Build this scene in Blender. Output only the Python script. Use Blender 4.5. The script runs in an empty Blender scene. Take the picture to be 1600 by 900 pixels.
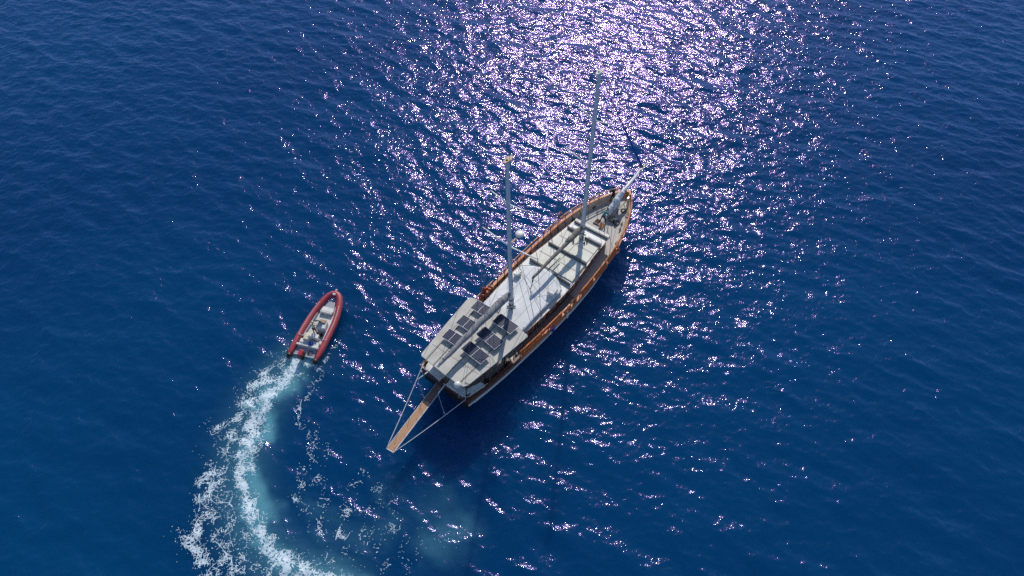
import bpy, bmesh, math, random
import numpy as np
from mathutils import Vector, Matrix

R = math.radians
scene = bpy.context.scene
col = scene.collection
random.seed(7)
rng = np.random.default_rng(11)

# ------------------------------------------------------------------ camera
H = 47.0
cd = bpy.data.cameras.new("camera")
cam = bpy.data.objects.new("camera", cd)
col.objects.link(cam)
cam.location = (0, 0, H)
cam.rotation_euler = (R(39.5), 0, 0)
cd.sensor_width = 36.0
cd.lens = 36.0 * 1067.0 / 1600.0
cd.clip_start = 0.5
cd.clip_end = 20000
scene.camera = cam

# ------------------------------------------------------------------ light
SUN_EL, SUN_AZ = 38.0, 8.0          # azimuth from +Y towards +X
world = bpy.data.worlds.new("World")
scene.world = world
world.use_nodes = True
wn = world.node_tree
sky = wn.nodes.new('ShaderNodeTexSky')
sky.sky_type = 'NISHITA'
sky.sun_disc = False
sky.sun_elevation = R(SUN_EL)
sky.sun_rotation = R(SUN_AZ)
sky.ozone_density = 4.0
sky.dust_density = 0.4
wn.links.new(sky.outputs[0], wn.nodes['Background'].inputs[0])
wn.nodes['Background'].inputs[1].default_value = 0.115
sd = bpy.data.lights.new("sun", 'SUN')
sd.energy = 3.5
sd.angle = R(0.5)
sd.color = (1.0, 0.95, 0.885)
sun = bpy.data.objects.new("sun", sd)
col.objects.link(sun)
sv = Vector((math.sin(R(SUN_AZ)) * math.cos(R(SUN_EL)), math.cos(R(SUN_AZ)) * math.cos(R(SUN_EL)), math.sin(R(SUN_EL))))
sun.rotation_euler = sv.to_track_quat('Z', 'Y').to_euler()
sun.location = (0, 0, 80)
scene.view_settings.view_transform = 'Standard'
scene.view_settings.look = 'None'
scene.view_settings.exposure = 0.0
scene.view_settings.gamma = 1.0
scene.view_settings.use_curve_mapping = False
scene.cycles.max_bounces = 6
scene.cycles.use_denoising = False
scene.cycles.sample_clamp_indirect = 3.0

# ------------------------------------------------------------------ materials
def mat(name, color, rough=0.6, metal=0.0, var=0.12, scale=6.0, bump=0.0, spec=0.5, coat=0.0, stretch=None, dirt=None):
    m = bpy.data.materials.new(name)
    m.use_nodes = True
    nt = m.node_tree
    b = nt.nodes['Principled BSDF']
    b.inputs['Roughness'].default_value = rough
    b.inputs['Metallic'].default_value = metal
    b.inputs['Specular IOR Level'].default_value = spec
    b.inputs['Coat Weight'].default_value = coat
    tc = nt.nodes.new('ShaderNodeTexCoord')
    mp = nt.nodes.new('ShaderNodeMapping')
    if stretch: mp.inputs['Scale'].default_value = stretch
    nt.links.new(tc.outputs['Object'], mp.inputs[0])
    n = nt.nodes.new('ShaderNodeTexNoise')
    n.inputs['Scale'].default_value = scale
    n.inputs['Detail'].default_value = 6
    nt.links.new(mp.outputs[0], n.inputs['Vector'])
    cr = nt.nodes.new('ShaderNodeValToRGB')
    cr.color_ramp.elements[0].position = 0.3
    cr.color_ramp.elements[1].position = 0.7
    lo = [c * (1 - var) for c in color]
    hi = [min(1, c * (1 + var)) for c in color]
    if dirt: lo = dirt
    cr.color_ramp.elements[0].color = (*lo, 1)
    cr.color_ramp.elements[1].color = (*hi, 1)
    nt.links.new(n.outputs[0], cr.inputs[0])
    nt.links.new(cr.outputs[0], b.inputs['Base Color'])
    if bump:
        bp = nt.nodes.new('ShaderNodeBump')
        bp.inputs['Strength'].default_value = bump
        bp.inputs['Distance'].default_value = 0.05
        nt.links.new(n.outputs[0], bp.inputs['Height'])
        nt.links.new(bp.outputs[0], b.inputs['Normal'])
    return m

def planks(name, color, seam, width=0.12, axis='Y', rough=0.6, var=0.2):
    """laid planks with caulked seams running along one axis"""
    m = mat(name, color, rough=rough, var=var, scale=2.0, stretch=(1, 6, 6) if axis == 'Y' else (6, 1, 6))
    nt = m.node_tree
    b = nt.nodes['Principled BSDF']
    src = b.inputs['Base Color'].links[0].from_socket
    tc = nt.nodes.new('ShaderNodeTexCoord')
    sx = nt.nodes.new('ShaderNodeSeparateXYZ')
    nt.links.new(tc.outputs['Object'], sx.inputs[0])
    mod = nt.nodes.new('ShaderNodeMath'); mod.operation = 'PINGPONG'
    mod.inputs[1].default_value = width / 2
    nt.links.new(sx.outputs[axis], mod.inputs[0])
    lt = nt.nodes.new('ShaderNodeMath'); lt.operation = 'LESS_THAN'
    lt.inputs[1].default_value = width * 0.07
    nt.links.new(mod.outputs[0], lt.inputs[0])
    mx = nt.nodes.new('ShaderNodeMixRGB')
    nt.links.new(lt.outputs[0], mx.inputs[0])
    nt.links.new(src, mx.inputs[1])
    mx.inputs[2].default_value = (*seam, 1)
    nt.links.new(mx.outputs[0], b.inputs['Base Color'])
    return m

M = dict(
    white=mat('white_paint', (0.74, 0.74, 0.72), 0.35, var=0.05, dirt=(0.62, 0.61, 0.57)),
    roof=mat('white_roof_paint', (0.70, 0.70, 0.68), 0.5, var=0.05, scale=1.3, dirt=(0.60, 0.59, 0.55)),
    varnish=mat('varnished_wood', (0.62, 0.19, 0.05), 0.25, var=0.35, scale=3, stretch=(0.6, 5, 5), coat=0.5),
    varnish_pale=mat('varnished_teak', (0.50, 0.24, 0.11), 0.35, var=0.3, scale=3, stretch=(0.6, 5, 5), coat=0.3),
    inner=mat('tan_bulwark_paint', (0.64, 0.47, 0.34), 0.6, var=0.2, scale=2),
    varnish_dark=mat('dark_varnished_wood', (0.13, 0.045, 0.022), 0.35, var=0.4, scale=3, stretch=(0.6, 5, 5), coat=0.3),
    maroon=mat('mahogany_cabin_side', (0.115, 0.028, 0.018), 0.3, var=0.35, scale=3, stretch=(0.6, 5, 5), coat=0.4),
    deck=planks('side_deck_teak', (0.27, 0.24, 0.21), (0.09, 0.08, 0.07), 0.11),
    foredeck=planks('foredeck_boards', (0.50, 0.47, 0.43), (0.33, 0.31, 0.28), 0.14, var=0.08),
    glass=mat('dark_window_glass', (0.02, 0.025, 0.03), 0.08, var=0.1),
    cushion=mat('cream_cushion', (0.80, 0.77, 0.66), 0.85, var=0.05, scale=1.4, bump=0.3, dirt=(0.72, 0.69, 0.58)),
    cushion_white=mat('white_cushion', (0.80, 0.78, 0.74), 0.85, var=0.07, scale=3, bump=0.3, dirt=(0.60, 0.59, 0.55)),
    greybar=mat('grey_backrest_fabric', (0.17, 0.165, 0.16), 0.8, var=0.15, scale=8),
    awning=mat('white_awning_cloth', (0.72, 0.72, 0.72), 0.75, var=0.05, scale=1.5, bump=0.25, dirt=(0.63, 0.63, 0.62)),
    canopy=mat('grey_canopy', (0.54, 0.515, 0.46), 0.7, var=0.06, scale=1.2, dirt=(0.45, 0.425, 0.375)),
    cable=mat('black_cable', (0.03, 0.03, 0.03), 0.6),
    frame=mat('aluminium_frame', (0.62, 0.62, 0.68), 0.5, metal=0.3, var=0.05),
    mast=mat('mast_paint', (0.62, 0.66, 0.70), 0.4, var=0.06, scale=4, dirt=(0.52, 0.55, 0.58)),
    bag=mat('grey_sail_cover', (0.24, 0.235, 0.245), 0.85, var=0.15, scale=3, bump=0.4),
    bagdark=mat('brown_grey_sail_cover', (0.20, 0.18, 0.155), 0.85, var=0.25, scale=5, bump=0.8),
    bagwhite=mat('white_furled_sail', (0.66, 0.67, 0.68), 0.8, var=0.1, scale=6, bump=0.8),
    navy=mat('navy_sail_strip', (0.015, 0.06, 0.36), 0.7, var=0.3, scale=5),
    tan=mat('tan_truck_paint', (0.50, 0.36, 0.17), 0.6, var=0.2),
    steel=mat('polished_steel', (0.50, 0.51, 0.53), 0.45, metal=0.5, var=0.1),
    wire=mat('rigging_wire', (0.20, 0.20, 0.20), 0.4, metal=0.5),
    rope=mat('pale_rope', (0.62, 0.62, 0.60), 0.9, var=0.15, scale=30),
    darkrope=mat('dark_rope', (0.06, 0.06, 0.065), 0.9, var=0.2, scale=30),
    dark=mat('dark_fittings', (0.02, 0.018, 0.016), 0.5, var=0.3),
    orange=mat('orange_lifebuoy', (0.70, 0.10, 0.03), 0.5, var=0.15),
    redbuoy=mat('red_fender', (0.42, 0.05, 0.03), 0.45, var=0.25),
    hypalon=mat('red_tube_fabric', (0.38, 0.038, 0.050), 0.5, var=0.16, scale=4, dirt=(0.30, 0.050, 0.062)),
    hypalon_dark=mat('dark_tube_end', (0.03, 0.012, 0.012), 0.5, var=0.16, scale=5),
    grp=mat('white_fibreglass', (0.72, 0.72, 0.70), 0.3, var=0.05, scale=3, dirt=(0.58, 0.58, 0.56)),
    grpgrey=mat('grey_fibreglass', (0.36, 0.37, 0.40), 0.4, var=0.1),
    vinyl=mat('pale_deck_vinyl', (0.60, 0.58, 0.53), 0.7, var=0.08, scale=4),
    brownpad=mat('tan_pad', (0.30, 0.19, 0.13), 0.7, var=0.15),
    engine=mat('red_engine_cowl', (0.40, 0.03, 0.035), 0.25, var=0.1, coat=0.5),
    tint=mat('tinted_windscreen', (0.25, 0.29, 0.42), 0.15, var=0.1),
    blue=mat('blue_plastic', (0.01, 0.07, 0.42), 0.4, var=0.15),
    teal=mat('teal_shirt', (0.05, 0.24, 0.23), 0.9, var=0.2, scale=10),
    black=mat('black_clothes', (0.012, 0.012, 0.014), 0.9, var=0.2, scale=10),
    greycloth=mat('dark_grey_shorts', (0.05, 0.06, 0.07), 0.9, var=0.2, scale=10),
    cream=mat('cream_shirt', (0.60, 0.57, 0.42), 0.9, var=0.15, scale=10),
    skin=mat('skin', (0.42, 0.21, 0.13), 0.6, var=0.08),
    hair=mat('dark_hair', (0.012, 0.008, 0.006), 0.7, var=0.2),
    chain=mat('rusty_chain', (0.10, 0.07, 0.05), 0.6, metal=0.4, var=0.4, scale=20),
    hatch_shade=mat('hatch_shade_colour', (0.035, 0.012, 0.010), 0.8, var=0.3),
)

def solar_mat():
    m = bpy.data.materials.new('solar_cells'); m.use_nodes = True
    nt = m.node_tree; b = nt.nodes['Principled BSDF']
    tc = nt.nodes.new('ShaderNodeTexCoord')
    sx = nt.nodes.new('ShaderNodeSeparateXYZ'); nt.links.new(tc.outputs['Object'], sx.inputs[0])
    outs = []
    for ax, per, wd in (('X', 0.16, 0.022), ('Y', 0.16, 0.012)):
        p = nt.nodes.new('ShaderNodeMath'); p.operation = 'PINGPONG'; p.inputs[1].default_value = per / 2
        nt.links.new(sx.outputs[ax], p.inputs[0])
        l = nt.nodes.new('ShaderNodeMath'); l.operation = 'LESS_THAN'; l.inputs[1].default_value = wd / 2
        nt.links.new(p.outputs[0], l.inputs[0]); outs.append(l)
    mx = nt.nodes.new('ShaderNodeMath'); mx.operation = 'MAXIMUM'
    nt.links.new(outs[0].outputs[0], mx.inputs[0]); nt.links.new(outs[1].outputs[0], mx.inputs[1])
    c = nt.nodes.new('ShaderNodeMixRGB')
    c.inputs[1].default_value = (0.010, 0.014, 0.045, 1); c.inputs[2].default_value = (0.13, 0.135, 0.17, 1)
    nt.links.new(mx.outputs[0], c.inputs[0]); nt.links.new(c.outputs[0], b.inputs['Base Color'])
    b.inputs['Roughness'].default_value = 0.22
    return m
M['solar'] = solar_mat()

# ------------------------------------------------------------------ mesh helpers
class MB:
    def __init__(s): s.v = []; s.f = []
    def add(s, vs, fs):
        o = len(s.v); s.v += [tuple(v) for v in vs]; s.f += [tuple(i + o for i in f) for f in fs]; return s
    def box(s, c, d, rz=0.0, ry=0.0, rx=0.0):
        m = Matrix.Translation(c) @ Matrix.Rotation(rz, 4, 'Z') @ Matrix.Rotation(ry, 4, 'Y') @ Matrix.Rotation(rx, 4, 'X')
        vs = [m @ Vector((x * d[0] / 2, y * d[1] / 2, z * d[2] / 2)) for x in (-1, 1) for y in (-1, 1) for z in (-1, 1)]
        return s.add(vs, [(0, 1, 3, 2), (4, 6, 7, 5), (0, 4, 5, 1), (2, 3, 7, 6), (0, 2, 6, 4), (1, 5, 7, 3)])
    def bar(s, a, b, w, h):
        a, b = Vector(a), Vector(b); d = b - a; L = d.length; d.normalize()
        side = d.cross(Vector((0, 0, 1)))
        side = side.normalized() if side.length > 1e-4 else Vector((0, 1, 0))
        up = side.cross(d)
        vs = []
        for p in (a, b):
            for q, r in ((-1, -1), (1, -1), (1, 1), (-1, 1)): vs.append(p + side * q * w / 2 + up * r * h / 2)
        return s.add(vs, [(3, 2, 1, 0), (4, 5, 6, 7), (0, 1, 5, 4), (1, 2, 6, 5), (2, 3, 7, 6), (3, 0, 4, 7)])
    def tube(s, pts, rad, n=10, flat=1.0, closed=False):
        pts = [Vector(p) for p in pts]; k = len(pts)
        if not hasattr(rad, '__len__'): rad = [rad] * k
        rings = []; prev = None
        for i, p in enumerate(pts):
            if closed: t = pts[(i + 1) % k] - pts[i - 1]
            else: t = (pts[min(i + 1, k - 1)] - pts[max(i - 1, 0)])
            t.normalize()
            if prev is None:
                u = t.cross(Vector((0, 0, 1)))
                if u.length < 1e-3: u = t.cross(Vector((0, 1, 0)))
            else: u = prev - t * prev.dot(t)
            u.normalize(); prev = u; w = t.cross(u)
            rings.append([p + (u * math.cos(2 * math.pi * j / n) + w * math.sin(2 * math.pi * j / n) * flat) * rad[i] for j in range(n)])
        vs = [v for r in rings for v in r]; fs = []
        m = k if closed else k - 1
        for i in range(m):
            a, b = i * n, ((i + 1) % k) * n
            for j in range(n):
                fs.append((a + j, a + (j + 1) % n, b + (j + 1) % n, b + j))
        if not closed:
            fs.append(tuple(range(n))[::-1]); fs.append(tuple(range((k - 1) * n, k * n)))
        return s.add(vs, fs)
    def prism(s, poly, z0, z1):
        """poly: list of (x,y); z0/z1 numbers or functions of x"""
        n = len(poly)
        f0 = z0 if callable(z0) else (lambda x: z0)
        f1 = z1 if callable(z1) else (lambda x: z1)
        vs = [(x, y, f0(x)) for x, y in poly] + [(x, y, f1(x)) for x, y in poly]
        fs = [tuple(range(n))[::-1], tuple(range(n, 2 * n))] + [(i, (i + 1) % n, (i + 1) % n + n, i + n) for i in range(n)]
        return s.add(vs, fs)
    def dome(s, c, r, squash=1.0, n=14, m=6, full=False):
        vs = []; fs = []
        a0 = -math.pi / 2 if full else 0.0
        for i in range(m + 1):
            a = a0 + (math.pi / 2 - a0) * i / m
            for j in range(n):
                t = 2 * math.pi * j / n
                vs.append((c[0] + r * math.cos(a) * math.cos(t), c[1] + r * math.cos(a) * math.sin(t), c[2] + r * squash * math.sin(a)))
        for i in range(m):
            for j in range(n):
                fs.append((i * n + j, i * n + (j + 1) % n, (i + 1) * n + (j + 1) % n, (i + 1) * n + j))
        return s.add(vs, fs)
    def build(s, name, m, parent=None, smooth=False, bevel=0.0, loc=None, rot=None):
        me = bpy.data.meshes.new(name)
        me.from_pydata(s.v, [], s.f)
        bm = bmesh.new(); bm.from_mesh(me)
        bmesh.ops.recalc_face_normals(bm, faces=bm.faces); bm.to_mesh(me); bm.free()
        me.materials.append(m)
        if smooth: me.shade_smooth()
        o = bpy.data.objects.new(name, me); col.objects.link(o)
        if parent: o.parent = parent
        if loc: o.location = loc
        if rot: o.rotation_euler = rot
        if bevel:
            b = o.modifiers.new('bevel', 'BEVEL'); b.width = bevel; b.segments = 2; b.limit_method = 'ANGLE'
        return o

def smooth_by_angle(o, deg=40):
    bm = bmesh.new(); bm.from_mesh(o.data)
    for f in bm.faces: f.smooth = True
    for e in bm.edges:
        if len(e.link_faces) != 2 or e.calc_face_angle(0) > R(deg): e.smooth = False
    bm.to_mesh(o.data); bm.free()
    return o

def empty(name, loc=(0, 0, 0), rz=0.0, rx=0.0, ry=0.0):
    o = bpy.data.objects.new(name, None); col.objects.link(o)
    o.location = loc; o.rotation_euler = (rx, ry, rz); o.empty_display_size = 0.3
    return o

def tag(o, label=None, cat=None, group=None, kind=None):
    if label: o['label'] = label
    if cat: o['category'] = cat
    if group: o['group'] = group
    if kind: o['kind'] = kind
    return o

def interp(x, tab):
    xs = [a for a, _ in tab]; ys = [b for _, b in tab]
    return float(np.interp(x, xs, ys))

# ------------------------------------------------------------------ water: a real wave field
CELL = 0.125
NX, NY = 1408, 896
X0, Y0 = -88.0, 0.0
def wave_field(nx, ny, cell, wind, lam_peak, lam_min, seed, spread=2.0, power=4.0):
    g = np.random.default_rng(seed)
    kx = 2 * np.pi * np.fft.fftfreq(nx, cell)[None, :]
    ky = 2 * np.pi * np.fft.fftfreq(ny, cell)[:, None]
    k = np.sqrt(kx ** 2 + ky ** 2); k[0, 0] = 1e-6
    c = (kx * math.cos(wind) + ky * math.sin(wind)) / k
    D = 0.16 + np.abs(c) ** (2 * spread)
    kp = 2 * np.pi / lam_peak
    P = np.exp(-(kp / k) ** 2) / k ** power * D * np.exp(-(k * lam_min / (2 * np.pi)) ** 2)
    P[0, 0] = 0
    A = np.sqrt(P) * (g.standard_normal((ny, nx)) + 1j * g.standard_normal((ny, nx)))
    h = np.real(np.fft.ifft2(A))
    sx = np.real(np.fft.ifft2(1j * kx * A)); sy = np.real(np.fft.ifft2(1j * ky * A))
    s = math.sqrt((sx ** 2 + sy ** 2).mean())
    dx = np.real(np.fft.ifft2(-1j * kx / k * A)); dy = np.real(np.fft.ifft2(-1j * ky / k * A))
    return h / s, dx / s, dy / s
WIND = R(58)
h1, dx1, dy1 = wave_field(NX, NY, CELL, WIND, 4.2, 0.6, 3, spread=2.5)
h2, dx2, dy2 = wave_field(NX, NY, CELL, WIND + 0.35, 0.8, 0.26, 5, spread=1.0, power=3.6)
WH = h1 * 0.124 + h2 * 0.108
CH = 0.75
WDX = -(dx1 * 0.124) * CH; WDY = -(dy1 * 0.124) * CH
# calmer towards the border of the patch, so that it meets the flat sea
ix = np.arange(NX); iy = np.arange(NY)
ex = np.clip(np.minimum(ix, NX - 1 - ix) / 40.0, 0, 1)[None, :]
ey = np.clip(np.minimum(iy, NY - 1 - iy) / 16.0, 0, 1)[:, None]
E_ = ex * ey
WH *= E_; WDX *= E_; WDY *= E_

def samp(a, x, y):
    fx = np.clip((x - X0) / CELL, 0, NX - 1.001); fy = np.clip((y - Y0) / CELL, 0, NY - 1.001)
    i = fx.astype(int); j = fy.astype(int); u = fx - i; v = fy - j
    return (a[j, i] * (1 - u) * (1 - v) + a[j, i + 1] * u * (1 - v) + a[j + 1, i] * (1 - u) * v + a[j + 1, i + 1] * u * v)

def dist_path(x, y, path):
    """distance to a polyline and the parameter (0..1) along it"""
    best = np.full(x.shape, 1e9); tt = np.zeros(x.shape)
    n = len(path) - 1
    for i in range(n):
        ax_, ay_ = path[i]; bx_, by_ = path[i + 1]
        dx_, dy_ = bx_ - ax_, by_ - ay_
        t = np.clip(((x - ax_) * dx_ + (y - ay_) * dy_) / (dx_ ** 2 + dy_ ** 2), 0, 1)
        d = np.hypot(x - ax_ - t * dx_, y - ay_ - t * dy_)
        m = d < best
        best = np.where(m, d, best); tt = np.where(m, (i + t) / n, tt)
    return best, tt

WAKE = [(-17.2, 31.0), (-18.3, 29.4), (-19.2, 27.1), (-19.5, 25.1), (-19.6, 23.2), (-19.3, 21.2), (-18.7, 19.3), (-17.8, 17.5), (-16.6, 16.1), (-15.2, 14.9), (-13.2, 14.0), (-10.5, 13.2)]
OUTER = [(-18.1, 31.2), (-20.0, 29.0), (-20.9, 27.0), (-21.4, 24.6), (-21.7, 21.5), (-21.6, 18.6), (-21.2, 16.2), (-20.2, 13.6)]
RIGHT = [(-15.9, 31.0), (-15.7, 29.4), (-16.1, 27.6), (-16.4, 26.0), (-15.6, 24.6)]
ARC = [(-15.6, 24.6), (-13.9, 23.4), (-15.1, 21.4), (-15.2, 19.0), (-14.0, 17.7), (-11.6, 17.0), (-9.2, 16.5), (-7.8, 17.8), (-9.0, 19.6)]

xs = X0 + ix * CELL; ys = Y0 + iy * CELL
XX, YY = np.meshgrid(xs, ys)
# churned, air-filled water in the wake (a property of the water there, not a light effect)
aer = np.zeros((NY, NX))
sub = (slice(int(8 / CELL), int(36 / CELL)), slice(int((X0 * -1 - 30) / CELL), int((X0 * -1 + 4) / CELL)))
xs_, ys_ = XX[sub], YY[sub]
wob = h1[sub] * 0.9
d, t = dist_path(xs_ + wob, ys_ + h2[sub] * 0.6, WAKE)
a_ = np.exp(-(d / (0.85 + 0.30 * np.sin(t * 9) ** 2)) ** 2) * (0.85 - 0.25 * t)
d, t = dist_path(xs_ + 0.5, ys_, WAKE)
a_ = np.maximum(a_, 0.30 * np.exp(-(d / 1.8) ** 2) * (1 - 0.3 * t))
d, t = dist_path(xs_ + wob * 2, ys_ + wob, ARC[3:])
a_ = np.maximum(a_, 0.10 * np.exp(-(d / 1.1) ** 2))
for cx_, cy_, r_, s_ in ((-4.5, 16.6, 1.5, .20), (-5.2, 18.8, 1.6, .08), (-12.6, 14.5, 1.6, .22), (-17.0, 30.6, .9, .4), (-20.5, 20.5, 1.6, .18)):
    a_ = np.maximum(a_, s_ * np.exp(-(np.hypot(xs_ - cx_ + wob * 1.5, ys_ - cy_ + wob) / r_) ** 2))
aer[sub] = a_

def water_material():
    m = bpy.data.materials.new('sea_water'); m.use_nodes = True
    nt = m.node_tree; nd = nt.nodes; lk = nt.links
    nd.remove(nd['Principled BSDF'])
    out = nd['Material Output']
    at = nd.new('ShaderNodeAttribute'); at.attribute_name = 'aerated'
    geo = nd.new('ShaderNodeNewGeometry')
    # broad drift in the colour of the deep water
    mpb = nd.new('ShaderNodeMapping'); mpb.inputs['Scale'].default_value = (0.02, 0.03, 0.02)
    lk.new(geo.outputs['Position'], mpb.inputs[0])
    nb = nd.new('ShaderNodeTexNoise'); nb.inputs['Scale'].default_value = 1.0; nb.inputs['Detail'].default_value = 3
    lk.new(mpb.outputs[0], nb.inputs['Vector'])
    deep = nd.new('ShaderNodeValToRGB')
    deep.color_ramp.elements[0].position = 0.3; deep.color_ramp.elements[0].color = (0.0, 0.033, 0.106, 1)
    deep.color_ramp.elements[1].position = 0.7; deep.color_ramp.elements[1].color = (0.0, 0.050, 0.142, 1)
    lk.new(nb.outputs[0], deep.inputs[0])
    mix = nd.new('ShaderNodeMixRGB'); mix.inputs[2].default_value = (0.15, 0.43, 0.50, 1)
    lk.new(at.outputs['Fac'], mix.inputs[0]); lk.new(deep.outputs[0], mix.inputs[1])
    # capillary ripples too fine for the mesh
    b1 = nd.new('ShaderNodeTexNoise'); b1.inputs['Scale'].default_value = 3.3; b1.inputs['Detail'].default_value = 3; b1.inputs['Roughness'].default_value = 0.6
    mp = nd.new('ShaderNodeMapping'); mp.inputs['Rotation'].default_value = (0, 0, -WIND); mp.inputs['Scale'].default_value = (1.0, 0.7, 1.0)
    lk.new(geo.outputs['Position'], mp.inputs[0]); lk.new(mp.outputs[0], b1.inputs['Vector'])
    bump = nd.new('ShaderNodeBump'); bump.inputs['Strength'].default_value = 1.0; bump.inputs['Distance'].default_value = 0.058
    lk.new(b1.outputs[0], bump.inputs['Height'])
    # light is scattered inside the clear water before it comes back up, so thin shadows blur away
    dif = nd.new('ShaderNodeSubsurfaceScattering'); dif.falloff = 'BURLEY'
    lk.new(mix.outputs[0], dif.inputs['Color'])
    dif.inputs['Scale'].default_value = 5.0; dif.inputs['Radius'].default_value = (0.6, 1.0, 1.3)
    # smooth blue and rough pink lobes: sky and glitter colour put into the reflection
    g1 = nd.new('ShaderNodeBsdfGlossy'); g1.inputs['Roughness'].default_value = 0.065
    g1.inputs['Color'].default_value = (0.32, 0.70, 1.0, 1)
    g2 = nd.new('ShaderNodeBsdfGlossy'); g2.inputs['Roughness'].default_value = 0.145
    g2.inputs['Color'].default_value = (0.80, 0.34, 0.92, 1)  # pink halo of the sun glitter, put in as a reflection tint
    lk.new(bump.outputs[0], g1.inputs['Normal']); lk.new(bump.outputs[0], g2.inputs['Normal'])
    gl = nd.new('ShaderNodeMixShader'); gl.inputs[0].default_value = 0.43
    lk.new(g1.outputs[0], gl.inputs[1]); lk.new(g2.outputs[0], gl.inputs[2])
    fr = nd.new('ShaderNodeFresnel'); fr.inputs['IOR'].default_value = 1.40
    lk.new(bump.outputs[0], fr.inputs['Normal'])
    ms = nd.new('ShaderNodeMixShader')
    df2 = nd.new('ShaderNodeBsdfDiffuse'); lk.new(mix.outputs[0], df2.inputs[0]); lk.new(bump.outputs[0], df2.inputs['Normal'])
    body = nd.new('ShaderNodeMixShader'); body.inputs[0].default_value = 0.08
    lk.new(dif.outputs[0], body.inputs[1]); lk.new(df2.outputs[0], body.inputs[2])
    lk.new(fr.outputs[0], ms.inputs[0]); lk.new(body.outputs[0], ms.inputs[1]); lk.new(gl.outputs[0], ms.inputs[2])
    lk.new(ms.outputs[0], out.inputs[0])
    return m

def build_water():
    nv = NX * NY
    co = np.empty((nv + 0, 3), np.float32)
    co[:, 0] = (XX + WDX).ravel(); co[:, 1] = (YY + WDY).ravel(); co[:, 2] = WH.ravel()
    idx = np.arange(nv).reshape(NY, NX)
    q = np.stack([idx[:-1, :-1], idx[:-1, 1:], idx[1:, 1:], idx[1:, :-1]], -1).reshape(-1, 4)
    # skirt to the horizon: rings of quads joined to the border of the wave patch
    x1, y1 = xs[-1], ys[-1]
    corners = [idx[0, 0], idx[0, -1], idx[-1, -1], idx[-1, 0]]
    border = [idx[0, :], idx[:, -1], idx[-1, ::-1], idx[::-1, 0]]
    F = 6000.0
    far = np.array([[-F, -F, 0], [F, -F, 0], [F, F, 0], [-F, F, 0]], np.float32)
    verts = [co, far]
    polys = []
    for s_, b in enumerate(border):
        a, c = nv + s_, nv + (s_ + 1) % 4
        polys.append(np.concatenate([[a, c], b[::-1]]))
    V = np.concatenate(verts)
    me = bpy.data.meshes.new('sea')
    me.vertices.add(len(V)); me.vertices.foreach_set('co', V.ravel())
    li = np.concatenate([q.ravel()] + polys).astype(np.int32)
    tot = np.concatenate([np.full(len(q), 4), [len(p) for p in polys]]).astype(np.int32)
    st = np.concatenate([[0], np.cumsum(tot)[:-1]]).astype(np.int32)
    me.loops.add(len(li)); me.loops.foreach_set('vertex_index', li)
    me.polygons.add(len(tot)); me.polygons.foreach_set('loop_start', st); me.polygons.foreach_set('loop_total', tot)
    me.update(calc_edges=True)
    me.shade_smooth()
    at = me.attributes.new('aerated', 'FLOAT', 'POINT')
    at.data.foreach_set('value', np.concatenate([aer.ravel(), np.zeros(4)]).astype(np.float32))
    me.materials.append(water_material())
    o = bpy.data.objects.new('sea', me); col.objects.link(o)
    tag(o, 'deep blue open sea with short wind waves glittering in the sun', 'water', kind='structure')
    return o
build_water()

# ------------------------------------------------------------------ foam (lace of small patches lying on the waves)
def noise2(nx, ny, cell, lam, seed, aniso=None):
    g = np.random.default_rng(seed)
    kx = np.fft.fftfreq(nx, cell)[None, :]; ky = np.fft.fftfreq(ny, cell)[:, None]
    k = np.hypot(kx, ky)
    P = np.exp(-((k * lam - 1) / 0.5) ** 2)
    a = np.real(np.fft.ifft2(P * np.fft.fft2(g.standard_normal((ny, nx)))))
    return a / a.std()

FC = 0.036
fx0, fx1, fy0, fy1 = -30.0, 2.0, 11.0, 33.5
fnx, fny = int((fx1 - fx0) / FC), int((fy1 - fy0) / FC)
FX, FY = np.meshgrid(fx0 + np.arange(fnx) * FC, fy0 + np.arange(fny) * FC)
nA = noise2(fnx, fny, FC, 1.7, 21); nB = noise2(fnx, fny, FC, 0.95, 22); nC = noise2(fnx, fny, FC, 0.34, 23)
nD = noise2(fnx, fny, FC, 0.13, 24); nE = noise2(fnx, fny, FC, 4.5, 25)
wx, wy = nA * 0.25 + nE * 0.3, nB * 0.12 + np.roll(nA, 99, 0) * 0.25
nF = noise2(fnx, fny, FC, 0.55, 26); nG = noise2(fnx, fny, FC, 1.3, 27)
def line(n):      # distance in metres to the nearest zero line of the noise
    gy, gx = np.gradient(n, FC)
    return np.abs(n) / (np.hypot(gx, gy) + 0.6)
lA, lB, lC, lF = line(nA), line(nB), line(nC), line(nF)
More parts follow.
